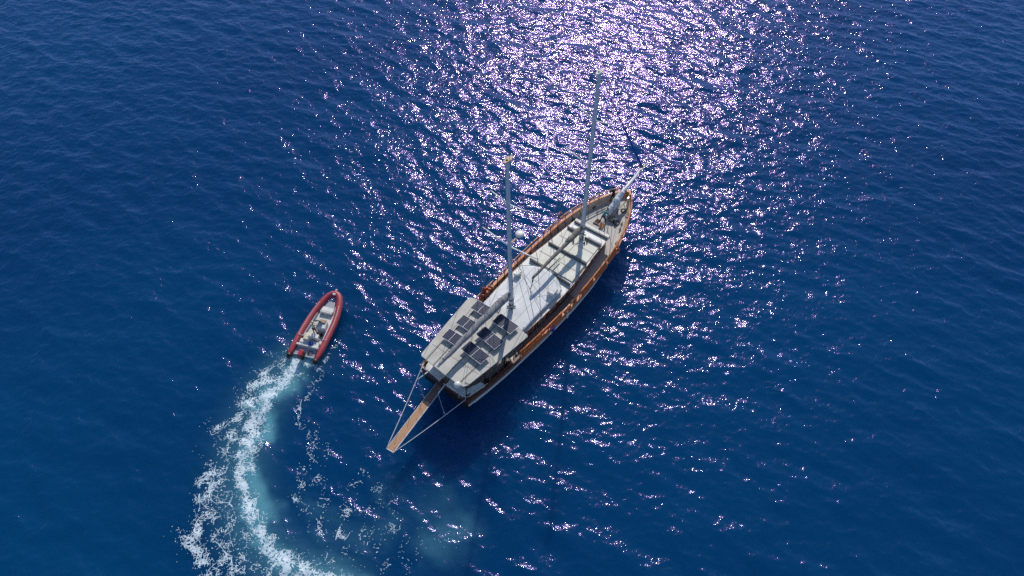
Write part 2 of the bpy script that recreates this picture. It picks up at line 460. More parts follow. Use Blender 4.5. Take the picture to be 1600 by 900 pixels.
def foam_mesh(name, dens, label, cat):
    brk = np.clip(1.0 + 0.38 * nG + 0.15 * nC, 0, 2.2)          # filaments thicken and break
    e = dens * brk
    mask = (lA < 0.058 * (e - 0.05)) & (e > .13)
    mask |= (lB < 0.070 * (e - 0.12)) & (e > .17)
    mask |= (lF < 0.070 * (e - 0.18)) & (e > .25)
    mask |= (lC < 0.070 * (e - 0.26)) & (e > .34)
    mask |= (nD * 0.75 + nC * .45 + nB * .2 + 1.5 * e) > 2.62
    mask |= (nD + .5 * nC > 2.9 - 2.6 * e) & (e > .08)
    mask &= dens > 0.03
    mask[-1, :] = False; mask[:, -1] = False
    jj, ii = np.nonzero(mask)
    n = len(jj)
    used = -np.ones((fny, fnx), np.int64)
    sel = np.zeros((fny, fnx), bool)
    for a in (0, 1):
        for b in (0, 1): sel[jj + a, ii + b] = True
    J, I = np.nonzero(sel)
    used[J, I] = np.arange(len(J))
    x = FX[J, I] + noise_j[J, I]; y = FY[J, I] + noise_i[J, I]
    V = np.stack([x + samp(WDX, x, y), y + samp(WDY, x, y), samp(WH, x, y) + 0.02], -1).astype(np.float32)
    q = np.stack([used[jj, ii], used[jj, ii + 1], used[jj + 1, ii + 1], used[jj + 1, ii]], -1).astype(np.int32)
    me = bpy.data.meshes.new(name)
    me.vertices.add(len(V)); me.vertices.foreach_set('co', V.ravel())
    me.loops.add(4 * n); me.loops.foreach_set('vertex_index', q.ravel())
    me.polygons.add(n); me.polygons.foreach_set('loop_start', (np.arange(n) * 4).astype(np.int32)); me.polygons.foreach_set('loop_total', np.full(n, 4, np.int32))
    me.update(calc_edges=True); me.shade_smooth()
    me.materials.append(FOAM)
    o = bpy.data.objects.new(name, me); col.objects.link(o)
    tag(o, label, cat, kind='stuff')
    return o
noise_j = rng.uniform(-.25, .25, (fny, fnx)) * FC; noise_i = rng.uniform(-.25, .25, (fny, fnx)) * FC
FOAM = mat('sea_foam', (0.76, 0.83, 0.86), 0.8, var=0.1, scale=3.0, dirt=(0.46, 0.62, 0.70))

_nt = FOAM.node_tree
_tr = _nt.nodes.new('ShaderNodeBsdfTransparent'); _mx = _nt.nodes.new('ShaderNodeMixShader'); _mx.inputs[0].default_value = 0.88
_nt.links.new(_tr.outputs[0], _mx.inputs[1]); _nt.links.new(_nt.nodes['Principled BSDF'].outputs[0], _mx.inputs[2])
_nt.links.new(_mx.outputs[0], _nt.nodes['Material Output'].inputs[0])
d, t = dist_path(FX + wx * .6, FY + wy * .6, WAKE)
dl, tl_ = dist_path(FX + wx * .6 + .45, FY + wy * .6, WAKE)
core = 0.32 * np.exp(-(d / (0.50 + .25 * t)) ** 2) * (1 - 0.2 * t) + 0.30 * np.exp(-(dl / 0.85) ** 2)
core += 0.5 * np.exp(-(np.hypot(FX + 17.6, FY - 30.6) / 0.9) ** 2)
core *= np.clip(1.15 + 0.12 * nE, 0.3, 1.5)
# broad lacy fringe between the outer edge of the turn and the core
d2, t2 = dist_path(FX + wx, FY + wy, OUTER)
fr = 0.29 * np.exp(-(d2 / 0.85) ** 2) + 0.12 * np.exp(-(d2 / 1.7) ** 2)
d3, t3 = dist_path(FX + wx, FY + wy, [(-18.0, 30.6), (-20.2, 27.6), (-21.2, 24.5), (-21.1, 21.0), (-20.4, 18.0), (-19.0, 15.5), (-17.0, 13.0)])
fr = np.maximum(fr, 0.30 * np.exp(-(d3 / 1.4) ** 2))
d3, t3 = dist_path(FX + wx, FY + wy, [(-18.2, 30.4), (-19.6, 28.6), (-20.3, 27.0)])
fr = np.maximum(fr, 0.46 * np.exp(-(d3 / 1.0) ** 2))
fr *= np.clip(0.92 + 0.22 * nE + 0.16 * nA, 0.1, 1.4)
foam_mesh('wake_foam', np.maximum(core, fr), 'white lacy foam trail curving behind the red inflatable boat', 'foam')
d4, t4 = dist_path(FX + wx * .7, FY + wy * .7, RIGHT)
rt = 0.50 * np.exp(-(d4 / 0.40) ** 2) * np.clip(.85 + .35 * nA, 0, 1.4)
d5, t5 = dist_path(FX + wx, FY + wy, ARC)
rt = np.maximum(rt, 0.40 * np.exp(-(d5 / 0.75) ** 2) * np.clip(.8 + .4 * nA + .25 * nE, 0, 1.4))
d6, t6 = dist_path(FX + wx, FY + wy, [(-14.0, 20.8), (-13.2, 18.9), (-11.2, 18.2), (-9.4, 18.9), (-10.0, 20.4), (-11.4, 20.9)])
rt = np.maximum(rt, 0.32 * np.exp(-(d6 / 0.7) ** 2) * np.clip(.8 + .5 * nA, 0, 1.4))
for cx_, cy_, r_, s_ in ((-11.5, 15.0, 1.6, .30), (-7.2, 15.6, 1.5, .26), (-4.6, 16.6, 1.2, .20), (-9.0, 14.2, 2.2, .22)):
    rt = np.maximum(rt, s_ * np.exp(-(np.hypot(FX - cx_ + wx, FY - cy_ + wy) / r_) ** 2) * np.clip(.9 + .4 * nA, 0, 1.4))
d7, t7 = dist_path(FX + wx * .3, FY + wy * .3, [(-14.5, 33.0), (-15.2, 31.4), (-15.5, 30.2), (-16.0, 28.6)])
rt = np.maximum(rt, 0.55 * np.exp(-(d7 / 0.28) ** 2) * np.clip(.8 + .5 * nB, 0, 1.4))
d7, t7 = dist_path(FX + wx * .3, FY + wy * .3, [(-18.4, 32.6), (-18.9, 31.4), (-19.8, 30.2)])
rt = np.maximum(rt, 0.50 * np.exp(-(d7 / 0.35) ** 2) * np.clip(.8 + .5 * nB, 0, 1.4))
foam_mesh('thin_foam_swirl', rt * .52, 'thin broken foam swirl left on the water inside the turn', 'foam')

# ================================================================== THE GULET
GA = R(52.0)
GO = Vector((2.7984, 37.5816, 0.0))
G = empty('sailing_gulet', GO, GA)
tag(G, 'long two masted wooden gulet with white cabin roof and grey stern canopy', 'sailing boat')
def gw(x, y, z):   # ship coordinates -> world
    return Vector((GO.x + x * math.cos(GA) - y * math.sin(GA), GO.y + x * math.sin(GA) + y * math.cos(GA), z))

XA, XF = -12.9, 13.35
BT = [(-12.9, 2.42), (-11, 2.70), (-9, 2.92), (-7, 3.06), (-5, 3.2), (-2.5, 3.30), (0, 3.33), (2.5, 3.27), (4.3, 3.18), (6.3, 2.98), (7.6, 2.78), (8.8, 2.50), (9.8, 2.20), (10.7, 1.85), (11.5, 1.45), (12.2, 1.02), (12.8, 0.62), (13.15, 0.35), (13.35, 0.06)]
def beam(x): return interp(x, BT)
def deckz(x): return interp(x, [(-13, 1.85), (-8, 1.70), (0, 1.62), (5, 1.85), (9, 2.20), (13.4, 2.65)])
def capz(x): return deckz(x) + interp(x, [(-13, 0.62), (6, 0.62), (13.4, 0.55)])
def strz(x): return deckz(x) - 0.20
ST = [XA + (XF - XA) * i / 60 for i in range(61)]
ST = sorted(set([round(s, 3) for s in ST] + [12.95, 13.2]))

def shell(levels):
    """levels: list of functions x_rail -> (x, halfbeam, z); open loft of both sides with transom"""
    mb = MB(); rows = []
    for L in levels:
        left = [L(x) for x in ST]
        rows.append([(a, b, c) for a, b, c in left] + [(a, -b, c) for a, b, c in left[::-1]])
    n = len(rows[0])
    vs = [v for r in rows for v in r]; fs = []
    for i in range(len(rows) - 1):
        for j in range(n):
            k = (j + 1) % n
            fs.append((i * n + j, i * n + k, (i + 1) * n + k, (i + 1) * n + j))
    return mb, vs, fs, n
def frac(x): return (x - XA) / (XF - XA)
def lev(xa, xf, w, zf):
    def L(x):
        t = frac(x)
        X = xa + (xf - xa) * t
        b = beam(x) * (w(t) if callable(w) else w)
        return (X, max(b, 0.03), zf(x) if callable(zf) else zf)
    return L
wlow = lambda t: 0.985 - 0.16 * max(0, t - .6) / .4
mb, vs, fs, n = shell([
    lev(-8.5, 9.8, lambda t: 0.45, -0.9), lev(-10.8, 11.0, lambda t: .80 - .25 * max(0, t - .5), -0.15),
    lev(-12.0, 11.9, lambda t: .92 - .2 * max(0, t - .55), 0.6), lev(-12.88, 12.75, wlow, strz)])
mb.add(vs, fs)
mb.f.append(tuple(range(n))[::-1])
smooth_by_angle(mb.build('hull', M['white'], G), 35)
# bulwark: thin wooden shell above the strake
mb, vs, fs, n = shell([lev(-12.90, 12.76, lambda t: wlow(t) + .002, lambda x: strz(x) + .002), lev(-12.92, 13.30, 1.0, lambda x: capz(x) - .03),
                       lev(-12.80, 13.16, .975, lambda x: capz(x) - .03), lev(-12.78, 12.70, lambda t: wlow(t) - .02, strz)])
mb.add(vs, fs)
nb = len(mb.v)
o = mb.build('bulwark', M['varnish_dark'], G)
# the forward and midship planking is bright varnish, the quarters are darker
o.data.materials.append(M['varnish']); o.data.materials.append(M['inner'])
for p in o.data.polygons:
    c = p.center
    if c.x > -7.2: p.material_index = 1
    inner = (p.normal.y * c.y < 0) and abs(c.y) > 0.3
    if inner and c.x > -6: p.material_index = 2
smooth_by_angle(o, 35)
# rubbing strake
def rail_loop(inset, zf, xs_=ST):
    pts = [(x, beam(x) - inset, zf(x)) for x in xs_]
    return pts
for sgn, nm in ((1, 'rubbing_strake'), (-1, 'rubbing_strake')):
    L = lev(-12.93, 12.83, lambda t: wlow(t), lambda x: strz(x))
    pts = [L(x) for x in ST]
    m_ = MB().tube([(a, sgn * (b + .035), c) for a, b, c in pts], 0.075, 8)
    smooth_by_angle(m_.build(nm, M['white'], G), 40)
# cap rail (a flat plank following the sheer) as one closed ribbon
def ribbon(name, m, inset_out, inset_in, z0, z1, xs_, sides=(1, -1), stern=True):
    for s_ in sides:
        mb = MB(); rows = []
        for x in xs_:
            b = beam(x)
            o_, i_ = b - inset_out, max(b - inset_in, 0.0)
            rows.append([(x, s_ * o_, z0(x)), (x, s_ * i_, z0(x)), (x, s_ * i_, z1(x)), (x, s_ * o_, z1(x))])
        k = len(rows)
        fs = []
        for i in range(k - 1):
            for j in range(4): fs.append((i * 4 + j, i * 4 + (j + 1) % 4, (i + 1) * 4 + (j + 1) % 4, (i + 1) * 4 + j))
        fs += [(0, 1, 2, 3), tuple(4 * (k - 1) + j for j in (3, 2, 1, 0))]
        mb.add([v for r in rows for v in r], fs)
        smooth_by_angle(mb.build(name, m, G), 30)
ribbon('cap_rail', M['varnish'], -0.07, 0.17, lambda x: capz(x) - .035, lambda x: capz(x) + .025, [x for x in ST if x > -7.3])
ribbon('cap_rail', M['varnish_dark'], -0.07, 0.15, lambda x: capz(x) - .035, lambda x: capz(x) + .025, [x for x in ST if x < -7.1])
MB().box((-12.86, 0, capz(-12.9) - .005), (0.22, 4.7, .06)).build('taffrail', M['varnish_dark'], G)
for s_ in (1, -1):
    for i in range(20):
        x = -6.2 + i * .93
        b0 = beam(x) * wlow(frac(x)) - .10; b1_ = beam(x) * .975 - .03
        MB().bar((x, s_ * b0, deckz(x)), (x, s_ * b1_, capz(x) - .04), .06, .07).build('bulwark_frame', M['varnish_dark'], G)
# top hand rail on turned posts, with gates
def hrz(x): return capz(x) + interp(x, [(-13, .56), (8, .58), (11, .52), (13.3, .38)])
segs = {1: [(-5.9, -3.0), (-2.4, 3.4), (4.1, 12.9)], -1: [(-7.4, -2.1), (-0.9, -0.25), (0.45, 12.9)]}
post_me = None
for s_, lst in segs.items():
    for a, b in lst:
        k = max(2, int((b - a) / .35))
        pts = [(a + (b - a) * i / k) for i in range(k + 1)]
        mb = MB().tube([(x, s_ * (beam(x) - .03), hrz(x)) for x in pts], 0.062, 8, flat=.7)
        if s_ < 0 or a > 0:
            mb.tube([(x, s_ * (beam(x) - .03), (hrz(x) + capz(x)) / 2) for x in pts], 0.03, 6)
        rail = mb.build('hand_rail', M['varnish'] if s_ < 0 else M['varnish_pale'], G, smooth=True)
        q = max(1, int(round((b - a) / .95)))
        for i in range(q + 1):
            x = a + .05 + (b - a - .1) * i / q
            if post_me is None:
                pm = MB().tube([(0, 0, 0), (0, 0, .1), (0, 0, .3), (0, 0, .56)], [.045, .03, .045, .03], 8)
                post = pm.build('rail_post', M['varnish_dark'], rail, smooth=True); post_me = post.data
            else:
                post = bpy.data.objects.new('rail_post', post_me); col.objects.link(post); post.parent = rail
            post.location = (x, s_ * (beam(x) - .03), capz(x) + .02)
# slatted timber panels hung on the starboard rail, seen as bright boards
for a, b in ((-7.4, -4.9), (-3.9, -2.2), (-2.0, -1.0), (0.5, 2.4), (2.6, 4.6), (4.8, 6.4)):
    mb = MB()
    for k in range(4):
        z = .50 - .115 * k; yo = -.02 + .075 * k
        pts = [a + (b - a) * i / 6 for i in range(7)]
        for i in range(6):
            x0, x1 = pts[i], pts[i + 1]
            mb.bar((x0, -(beam(x0) + yo), capz(x0) + z), (x1, -(beam(x1) + yo), capz(x1) + z), .105, .03)
    mb.build('rail_board', M['varnish'], G)

# decks
dk = [x for x in ST if x <= 13.2]
def deck_strip(name, m, xa, xb, dz=0.0):
    xx = [xa] + [x for x in dk if xa < x < xb] + [xb]
    mb = MB(); vs = []; fs = []
    for x in xx:
        b = max(beam(x) - .10, .02)
        vs += [(x, -b, deckz(x) + dz), (x, 0, deckz(x) + dz + .03), (x, b, deckz(x) + dz)]
    for i in range(len(xx) - 1):
        for j in (0, 1): fs.append((3 * i + j, 3 * i + 3 + j, 3 * i + 4 + j, 3 * i + 1 + j))
    mb.add(vs, fs)
    return mb.build(name, m, G, smooth=True)
deck_strip('main_deck', M['deck'], -12.75, 0.6)
deck_strip('foredeck', M['foredeck'], 0.6, 13.1)
MB().prism([(-12.75, -2.4), (-12.75, 2.4), (-12.70, 2.4), (-12.70, -2.4)], 0.5, 2.0).build('transom_board', M['dark'], G)

# coach house
CB = [(-5.7, 2.22), (-3.5, 2.38), (-0.8, 2.42), (1.2, 2.36), (3.2, 2.12), (5.0, 1.96), (7.0, 1.78)]
def ch(x): return interp(x, CB)
cxs = [-5.7, -4.5, -3.5, -2.2, -0.8, 0.2, 1.2, 2.2, 3.2, 4.2, 5.0, 6.0, 7.0]
RZ = 2.98
house_poly = [(x, ch(x) - .12) for x in cxs] + [(x, -(ch(x) - .12)) for x in cxs[::-1]]
MB().prism(house_poly, lambda x: deckz(x) - .05, RZ - .06).build('coach_house', M['maroon'], G)
roof_poly = [(x, ch(x)) for x in cxs] + [(x, -ch(x)) for x in cxs[::-1]]
roof = MB().prism(roof_poly, RZ - .06, RZ).build('coach_roof', M['roof'], G, bevel=.015)
for s_ in (1, -1):
    trim = MB()
    for i in range(len(cxs) - 1):
        trim.bar((cxs[i], s_ * (ch(cxs[i]) + .022), RZ - .035), (cxs[i + 1], s_ * (ch(cxs[i + 1]) + .022), RZ - .035), .035, .10)
    trim.build('roof_trim', M['varnish_pale'], roof)
for s_ in (1, -1):
    for i in range(8):
        x = -4.9 + i * 1.42
        y = ch(x) - .12; ang_ = math.atan2(ch(x + .3) - ch(x - .3), .6)
        f_ = MB().box((0, 0, 0), (.82, .03, .38)).build('cabin_window', M['frame'], G, loc=(x, s_ * (y + .016), (deckz(x) + RZ) / 2 + .04), rot=(0, 0, s_ * ang_))
        MB().box((0, s_ * .018, .02), (.70, .012, .26)).build('pane', M['glass'], f_)
# front coaming of the roof: a raised cream beam, dip behind it, then the pads
MB().box((7.02, -.08, RZ + .10), (.30, 3.62, .34), rz=R(.8)).build('roof_front_beam', M['cushion'], G, bevel=.02)
MB().box((6.84, -.08, RZ - .06), (.05, 3.5, .3), rz=R(.8)).build('roof_front_trim', M['maroon'], G)
# sun pads
def pad(x0, x1, y0a, y0b, y1a, y1b, m, h=.10):
    vs = [(x0, y0a), (x1, y0b), (x1, y1b), (x0, y1a)]
    return MB().prism(vs, RZ + .004, RZ + h).build('sun_pad', m, G, bevel=.04)
for (x0, x1) in ((.85, 1.98), (2.02, 3.05), (3.40, 4.55), (4.59, 5.62)):
    for q in range(2):
        f = lambda x, t: (ch(x) - .12) * (1 - 2 * t)
        t0, t1 = q / 2 + .003, (q + 1) / 2 - .003
        pad(x0, x1, f(x0, t0), f(x1, t0), f(x0, t1), f(x1, t1), M['cushion'])
# white bolsters behind the front beam
def bolster(pts, r):
    return MB().tube(pts, r, 10, flat=.42).build('bolster', M['cushion_white'], G, smooth=True)
bolster([(6.05, -.35, RZ + .12), (5.98, -1.0, RZ + .12), (5.92, -1.8, RZ + .12)], [.11, .14, .11])
bolster([(6.15, 1.55, RZ + .12), (6.12, 1.1, RZ + .12), (6.08, .45, RZ + .12)], [.11, .14, .11])
# grey back rests
def backrest(a, b):
    MB().bar((a[0], a[1], RZ + .17), (b[0], b[1], RZ + .17), .13, .30).build('backrest', M['greybar'], G, bevel=.03)
backrest((3.20, 1.98), (3.14, -2.10)); backrest((0.66, 2.11), (0.52, .05)); backrest((.52, -.22), (.40, -2.30))
backrest((5.80, 1.76), (5.76, .9)); backrest((5.66, -.2), (5.70, -1.86))
MB().bar((3.0, -2.02, RZ + .15), (.5, -2.26, RZ + .15), .05, .05).bar((5.6, -1.86, RZ + .15), (3.9, -1.98, RZ + .15), .05, .05).build('grab_rail', M['greybar'], G)
MB().tube([(.4, .02, RZ + .42), (2.16, .01, RZ + .42)], .06, 8).build('boom_crutch', M['greybar'], G, smooth=True)

# white awning over the after roof, held at corners with hollowed edges
def awning():
    nx, ny = 24, 24; vs = []; fs = []
    for i in range(nx + 1):
        u = i / nx
        for j in range(ny + 1):
            v = j / ny
            y = 2.22 - 4.40 * v
            xf = (-0.62 + 1.05 * math.sin(math.pi * min(max(v, 0), 1)) ** .8) if v < .5 else (-0.70 + 1.13 * math.sin(math.pi * v) ** .8)
            x = -6.0 + (xf + 6.0) * u
            y *= 1 - .03 * math.sin(math.pi * u) - .03 * (1 - u)
            z = RZ + .30 + .10 * math.sin(math.pi * v) + .12 * math.exp(-((x + 4.7) / 1.2) ** 2 - (y / .8) ** 2) - .06 * math.sin(math.pi * u) * math.sin(math.pi * v)
            z += .012 * math.sin(9 * u + 5 * v) + .010 * math.sin(23 * v + 3 * u)
            vs.append((x, y, z))
    for i in range(nx):
        for j in range(ny):
            a = i * (ny + 1) + j
            fs.append((a, a + 1, a + ny + 2, a + ny + 1))
    o = MB().add(vs, fs).build('awning', M['awning'], G, smooth=True)
    s = o.modifiers.new('thick', 'SOLIDIFY'); s.thickness = .012
    e = [vs[nx * (ny + 1) + j] for j in range(ny + 1)]
    MB().tube([(a, b, c + .01) for a, b, c in e], .022, 6).build('awning_rope', M['rope'], o, smooth=True)
    sm = MB()
    for k in (6, 12, 18):
        sm.tube([(vs[i * (ny + 1) + k][0], vs[i * (ny + 1) + k][1], vs[i * (ny + 1) + k][2] + .012) for i in range(nx + 1)], .010, 5)
    sm.build('awning_seam', M['canopy'], o, smooth=True)
    return o
awning()
for x, y in ((-.62, 2.22), (-.70, -2.1), (-5.6, 2.1), (-5.6, -2.0)):
    MB().tube([(x, y, RZ), (x, y, RZ + .38)], .03, 8).build('awning_post', M['dark'], G, smooth=True)

# grey stern canopy with the solar panels
CZ = 4.15
cpoly = [(-6.25, 2.72), (-6.40, 2.92), (-6.75, 2.93), (-9.5, 2.66), (-12.75, 2.26), (-12.92, 2.10), (-13.0, .9), (-13.08, -.3), (-13.08, -1.85), (-12.98, -2.15), (-12.7, -2.32), (-9.5, -2.78), (-6.6, -3.12), (-6.45, -3.02), (-6.22, -1.0)]
cpoly = [(x, y) for x, y in cpoly]
can = MB().prism(cpoly, CZ - .07, CZ + .0).build('stern_canopy', M['canopy'], G, bevel=.03)
seam = MB()
for y in (-1.9, -.95, .95, 1.85):
    seam.bar((-6.4, y * 1.12, CZ + .004), (-12.9, y * .92, CZ + .004), .018, .012)
for x in (-11.6,):
    seam.bar((x, 2.2, CZ + .004), (x + .1, -2.3, CZ + .004), .015, .012)
seam.build('canopy_seam', M['greybar'], can)
for x in (-6.6, -8.7, -10.8, -12.7):
    for s_ in (1, -1):
        y = s_ * (interp(x, [(-13, 2.1), (-6.4, 2.85)]) - .08)
        MB().tube([(x, y, deckz(x)), (x, y, CZ - .06)], .04, 8).build('canopy_post', M['dark'], G, smooth=True)
def panel(x, y, w, l, z, tx=0.0, ty=0.0, rz=0.0):
    p = MB().box((0, 0, 0), (w, l, .035)).build('solar_panel', M['frame'], G, loc=(x, y, z), rot=(tx, ty, rz))
    for q in (-1, 1):
        MB().box((0, q * l / 4, .021), (w - .045, l / 2 - .03, .006)).build('cell_field', M['solar'], p)
    MB().box((w / 2 - .12, 0, -.09), (.04, l * .9, .13)).box((-w / 2 + .12, 0, -.09), (.04, l * .9, .13)).build('panel_bracket', M['greybar'], p)
panel(-6.82, 1.30, 1.0, 1.42, CZ + .32, rz=R(2)); panel(-8.63, 1.28, 1.0, 1.36, CZ + .30, rz=R(1)); panel(-10.30, 1.28, 1.0, 1.30, CZ + .30, rz=R(2))
panel(-6.84, -1.16, 1.02, 1.86, CZ + .32, rz=R(-3)); panel(-8.62, -1.03, 1.02, 2.08, CZ + .32, rz=R(-6)); panel(-10.33, -1.02, 1.02, 2.08, CZ + .32, rz=R(-4))
panel(-5.55, .82, .80, .62, RZ + .62, rz=R(18))
mb = MB()
for y, x0 in ((1.75, -10.8), (.95, -10.8), (-.45, -10.9), (-1.75, -10.9)):
    mb.bar((x0, y, CZ + .02), (-13.0, y * .93 - .05, CZ + .02), .03, .03)
for y in (1.7, .8, -.5, -1.7):
    mb.bar((-9.8, y, CZ + .02), (-9.1, y, CZ + .02), .035, .03); mb.bar((-8.1, y, CZ + .02), (-7.3, y, CZ + .02), .035, .03)
mb.build('panel_cable', M['cable'], can)

# masts -----------------------------------------------------------------
def mast(name, xb, zb, xt, zt, r0, r1):
    n = 10
    pts = [(xb + (xt - xb) * i / n, 0, zb + (zt - zb) * i / n) for i in range(n + 1)]
    m_ = MB().tube(pts, [r0 + (r1 - r0) * i / n for i in range(n + 1)], 14).build(name, M['mast'], G, smooth=True)
    f = lambda z: xb + (xt - xb) * (z - zb) / (zt - zb)
    return m_, f
mm, mfx = mast('main_mast', 5.45, 2.5, 5.36, 19.9, .185, .145)
zm, zfx = mast('mizzen_mast', -4.62, 2.5, -5.04, 18.85, .185, .14)
def spreader(parent, x, z, yl, zl, yr, zr, r=.055):
    for y, zz in ((yl, zl), (yr, zr)):
        MB().tube([(x, .1 * (1 if y > 0 else -1), z), (x - .02, y * .5, (z * .5 + zz * .5)), (x - .02, y, zz)], [r * 1.5, r * 1.2, r * .8], 8, flat=.6).build('spreader', M['white'], parent, smooth=True)
spreader(mm, mfx(15.8), 15.8, 1.57, 16.45, -1.50, 16.15); spreader(mm, mfx(11.4), 11.4, 2.45, 12.15, -2.52, 11.75)
spreader(zm, zfx(15.04), 15.04, 1.54, 15.45, -1.55, 15.28); spreader(zm, zfx(10.77), 10.77, 2.53, 11.22, -2.54, 11.12)
for p, x, z in ((mm, 5.36, 19.9), (zm, -4.95, 18.85)):
    t_ = MB(); t_.prism([(x + .46 * math.cos(a) , .17 * math.sin(a)) for a in [2 * math.pi * i / 14 for i in range(14)]], z, z + .07)
    t_.build('mast_truck', M['tan'] if p is zm else M['cushion'], p)
    MB().tube([(x + .15, 0, z + .07), (x + .15, 0, z + .55)], .012, 6).dome((x - .12, 0, z + .07), .07).build('masthead_light', M['dark'], p)
    # collar bands and winches near the foot
for p, fx in ((mm, mfx), (zm, zfx)):
    for z in (RZ + .25, RZ + .9, RZ + 1.5):
        MB().tube([(fx(z), 0, z - .05), (fx(z), 0, z + .05)], .23, 12).build('mast_band', M['greybar'], p)
    for a in (0.6, 2.2, 4.0, 5.4):
        MB().tube([(fx(3.6) + .16 * math.cos(a), .16 * math.sin(a), RZ + .55), (fx(3.6) + .36 * math.cos(a), .36 * math.sin(a), RZ + .57)], .06, 8).build('mast_winch', M['greybar'], p)
    r_ = MB()
    for k in range(7):
        a = k * .9; x, y = fx(4) + .2 * math.cos(a), .2 * math.sin(a)
        r_.tube([(x, y, 3.3 + .05 * k), (x + .05, y + .03, 4.2 + .1 * k), (fx(9), .17 * math.sin(a), 9.5)], .014, 5)
    r_.build('halyard', M['darkrope'], p)
for k, (x, y) in enumerate(((5.1, -.55), (5.35, -.65), (4.6, .3), (4.9, .45), (-4.3, -.6), (-4.9, -.5))):
    MB().tube([(x, y, RZ), (x, y, RZ + .28)], [.05, .07], 8).build('roof_cleat', M['dark'], G, smooth=True)
# radar dome on the mizzen
br = MB().bar((zfx(11), 0, 10.95), (-3.95, 0, 10.98), .10, .08).build('radar_bracket', M['tan'], zm)
MB().tube([(-3.62, 0, 10.93), (-3.62, 0, 11.0), (-3.62, 0, 11.13), (-3.62, 0, 11.19)], [.26, .33, .33, .22], 18).build('radar_dome', M['white'], zm, smooth=True)

# booms with furled sails
def lumpy(pts, rad, seed, n=60, flat=1.0, amp=.10):
    g = random.Random(seed); out = []; rr = []
    ph = [g.uniform(0, 6) for _ in range(4)]
    for i in range(n + 1):
        t = i / n * (len(pts) - 1); k = min(int(t), len(pts) - 2); u = t - k
        p = Vector(pts[k]).lerp(Vector(pts[k + 1]), u); r = rad[k] * (1 - u) + rad[k + 1] * u
        w = 1 + amp * math.sin(i * .9 + ph[0]) + amp * .7 * math.sin(i * 2.1 + ph[1])
        out.append(p + Vector((0, .09 * r * math.sin(i * .35 + ph[2]), .09 * r * math.sin(i * .5 + ph[3])))); rr.append(r * w)
    return MB().tube(out, rr, 12, flat=flat)
b1 = MB().tube([(5.25, 0, 4.42), (-1.85, 0, 4.36)], .085, 10).build('main_boom', M['bagdark'], G, smooth=True)
lumpy([(5.2, 0, 4.60), (4.6, 0, 4.62), (3.3, 0, 4.58), (2.9, 0, 4.52), (.5, 0, 4.48), (-1.75, 0, 4.42)], [.20, .27, .24, .17, .15, .11], 1, amp=.05).build('furled_sail', M['bagdark'], b1, smooth=True)
MB().tube([(-1.7, 0, 4.3), (-1.9, -.05, 3.9), (-2.2, -.1, 3.45)], .03, 6).box((-1.85, -.04, 4.1), (.12, .08, .22)).build('mainsheet', M['darkrope'], b1)
b2 = MB().tube([(-4.8, 0, 4.98), (-13.3, 0, 5.12)], .09, 10).build('mizzen_boom', M['mast'], G, smooth=True)
lumpy([(-4.85, .06, 5.20), (-5.8, .06, 5.24), (-8.0, .05, 5.28), (-10.5, .03, 5.28), (-12.2, 0, 5.24), (-13.1, 0, 5.2)], [.20, .33, .27, .23, .17, .08], 2, n=90, amp=.035).build('furled_sail', M['bag'], b2, smooth=True)
ty = MB()
for i in range(11):
    x = -5.4 - i * .72; r = interp(x, [(-13.1, .11), (-10.5, .245), (-8, .285), (-5.8, .34)])
    ty.tube([(x, .05 + r * math.cos(a), 5.24 + r * math.sin(a)) for a in [2 * math.pi * j / 14 for j in range(14)]], .016, 5, closed=True)
ty.build('sail_tie', M['greybar'], b2)
# loose folds of sail beside the mizzen foot
lumpy([(-4.8, .3, 4.7), (-5.6, .38, 5.15), (-6.6, .30, 5.2)], [.10, .17, .10], 5, n=24).build('sail_fold', M['bagwhite'], G, smooth=True)

# bowsprit, heavy furled staysail on the foredeck, headsail with navy strip
bs = MB().tube([(11.7, 0, 3.72), (12.2, 0, 3.85), (15.75, 0, 4.5)], [.20, .17, .125], 12).build('bowsprit', M['white'], G, smooth=True)
MB().tube([(15.72, 0, 4.49), (15.95, 0, 4.53)], .12, 12).build('bowsprit_cap', M['steel'], bs, smooth=True)
inn = lumpy([(12.25, 0, 3.88), (11.9, 0, 3.78), (11.2, 0, 3.45), (10.4, 0, 3.02), (9.9, 0, 2.72)], [.14, .27, .33, .31, .22], 3, n=40, amp=.05).build('staysail_bag', M['bagwhite'], G, smooth=True)
MB().box((9.78, 0, 2.45), (.30, .42, .55)).box((11.3, 0, 2.85), (.14, .5, .8)).build('bowsprit_bitt', M['white'], G, bevel=.03)
j0, j1 = Vector((15.25, 0, 4.75)), Vector((5.62, 0, 19.4))
jb = MB().tube([j0.lerp(j1, t) for t in (0, .03, .1, .3, .5, .7, .9, 1)], [.05, .10, .105, .08, .055, .035, .022, .015], 10).build('furled_headsail', M['navy'], G, smooth=True)
MB().tube([(15.25, 0, 4.72), (15.25, 0, 4.84)], .16, 12).build('furler_drum', M['dark'], jb, smooth=True)

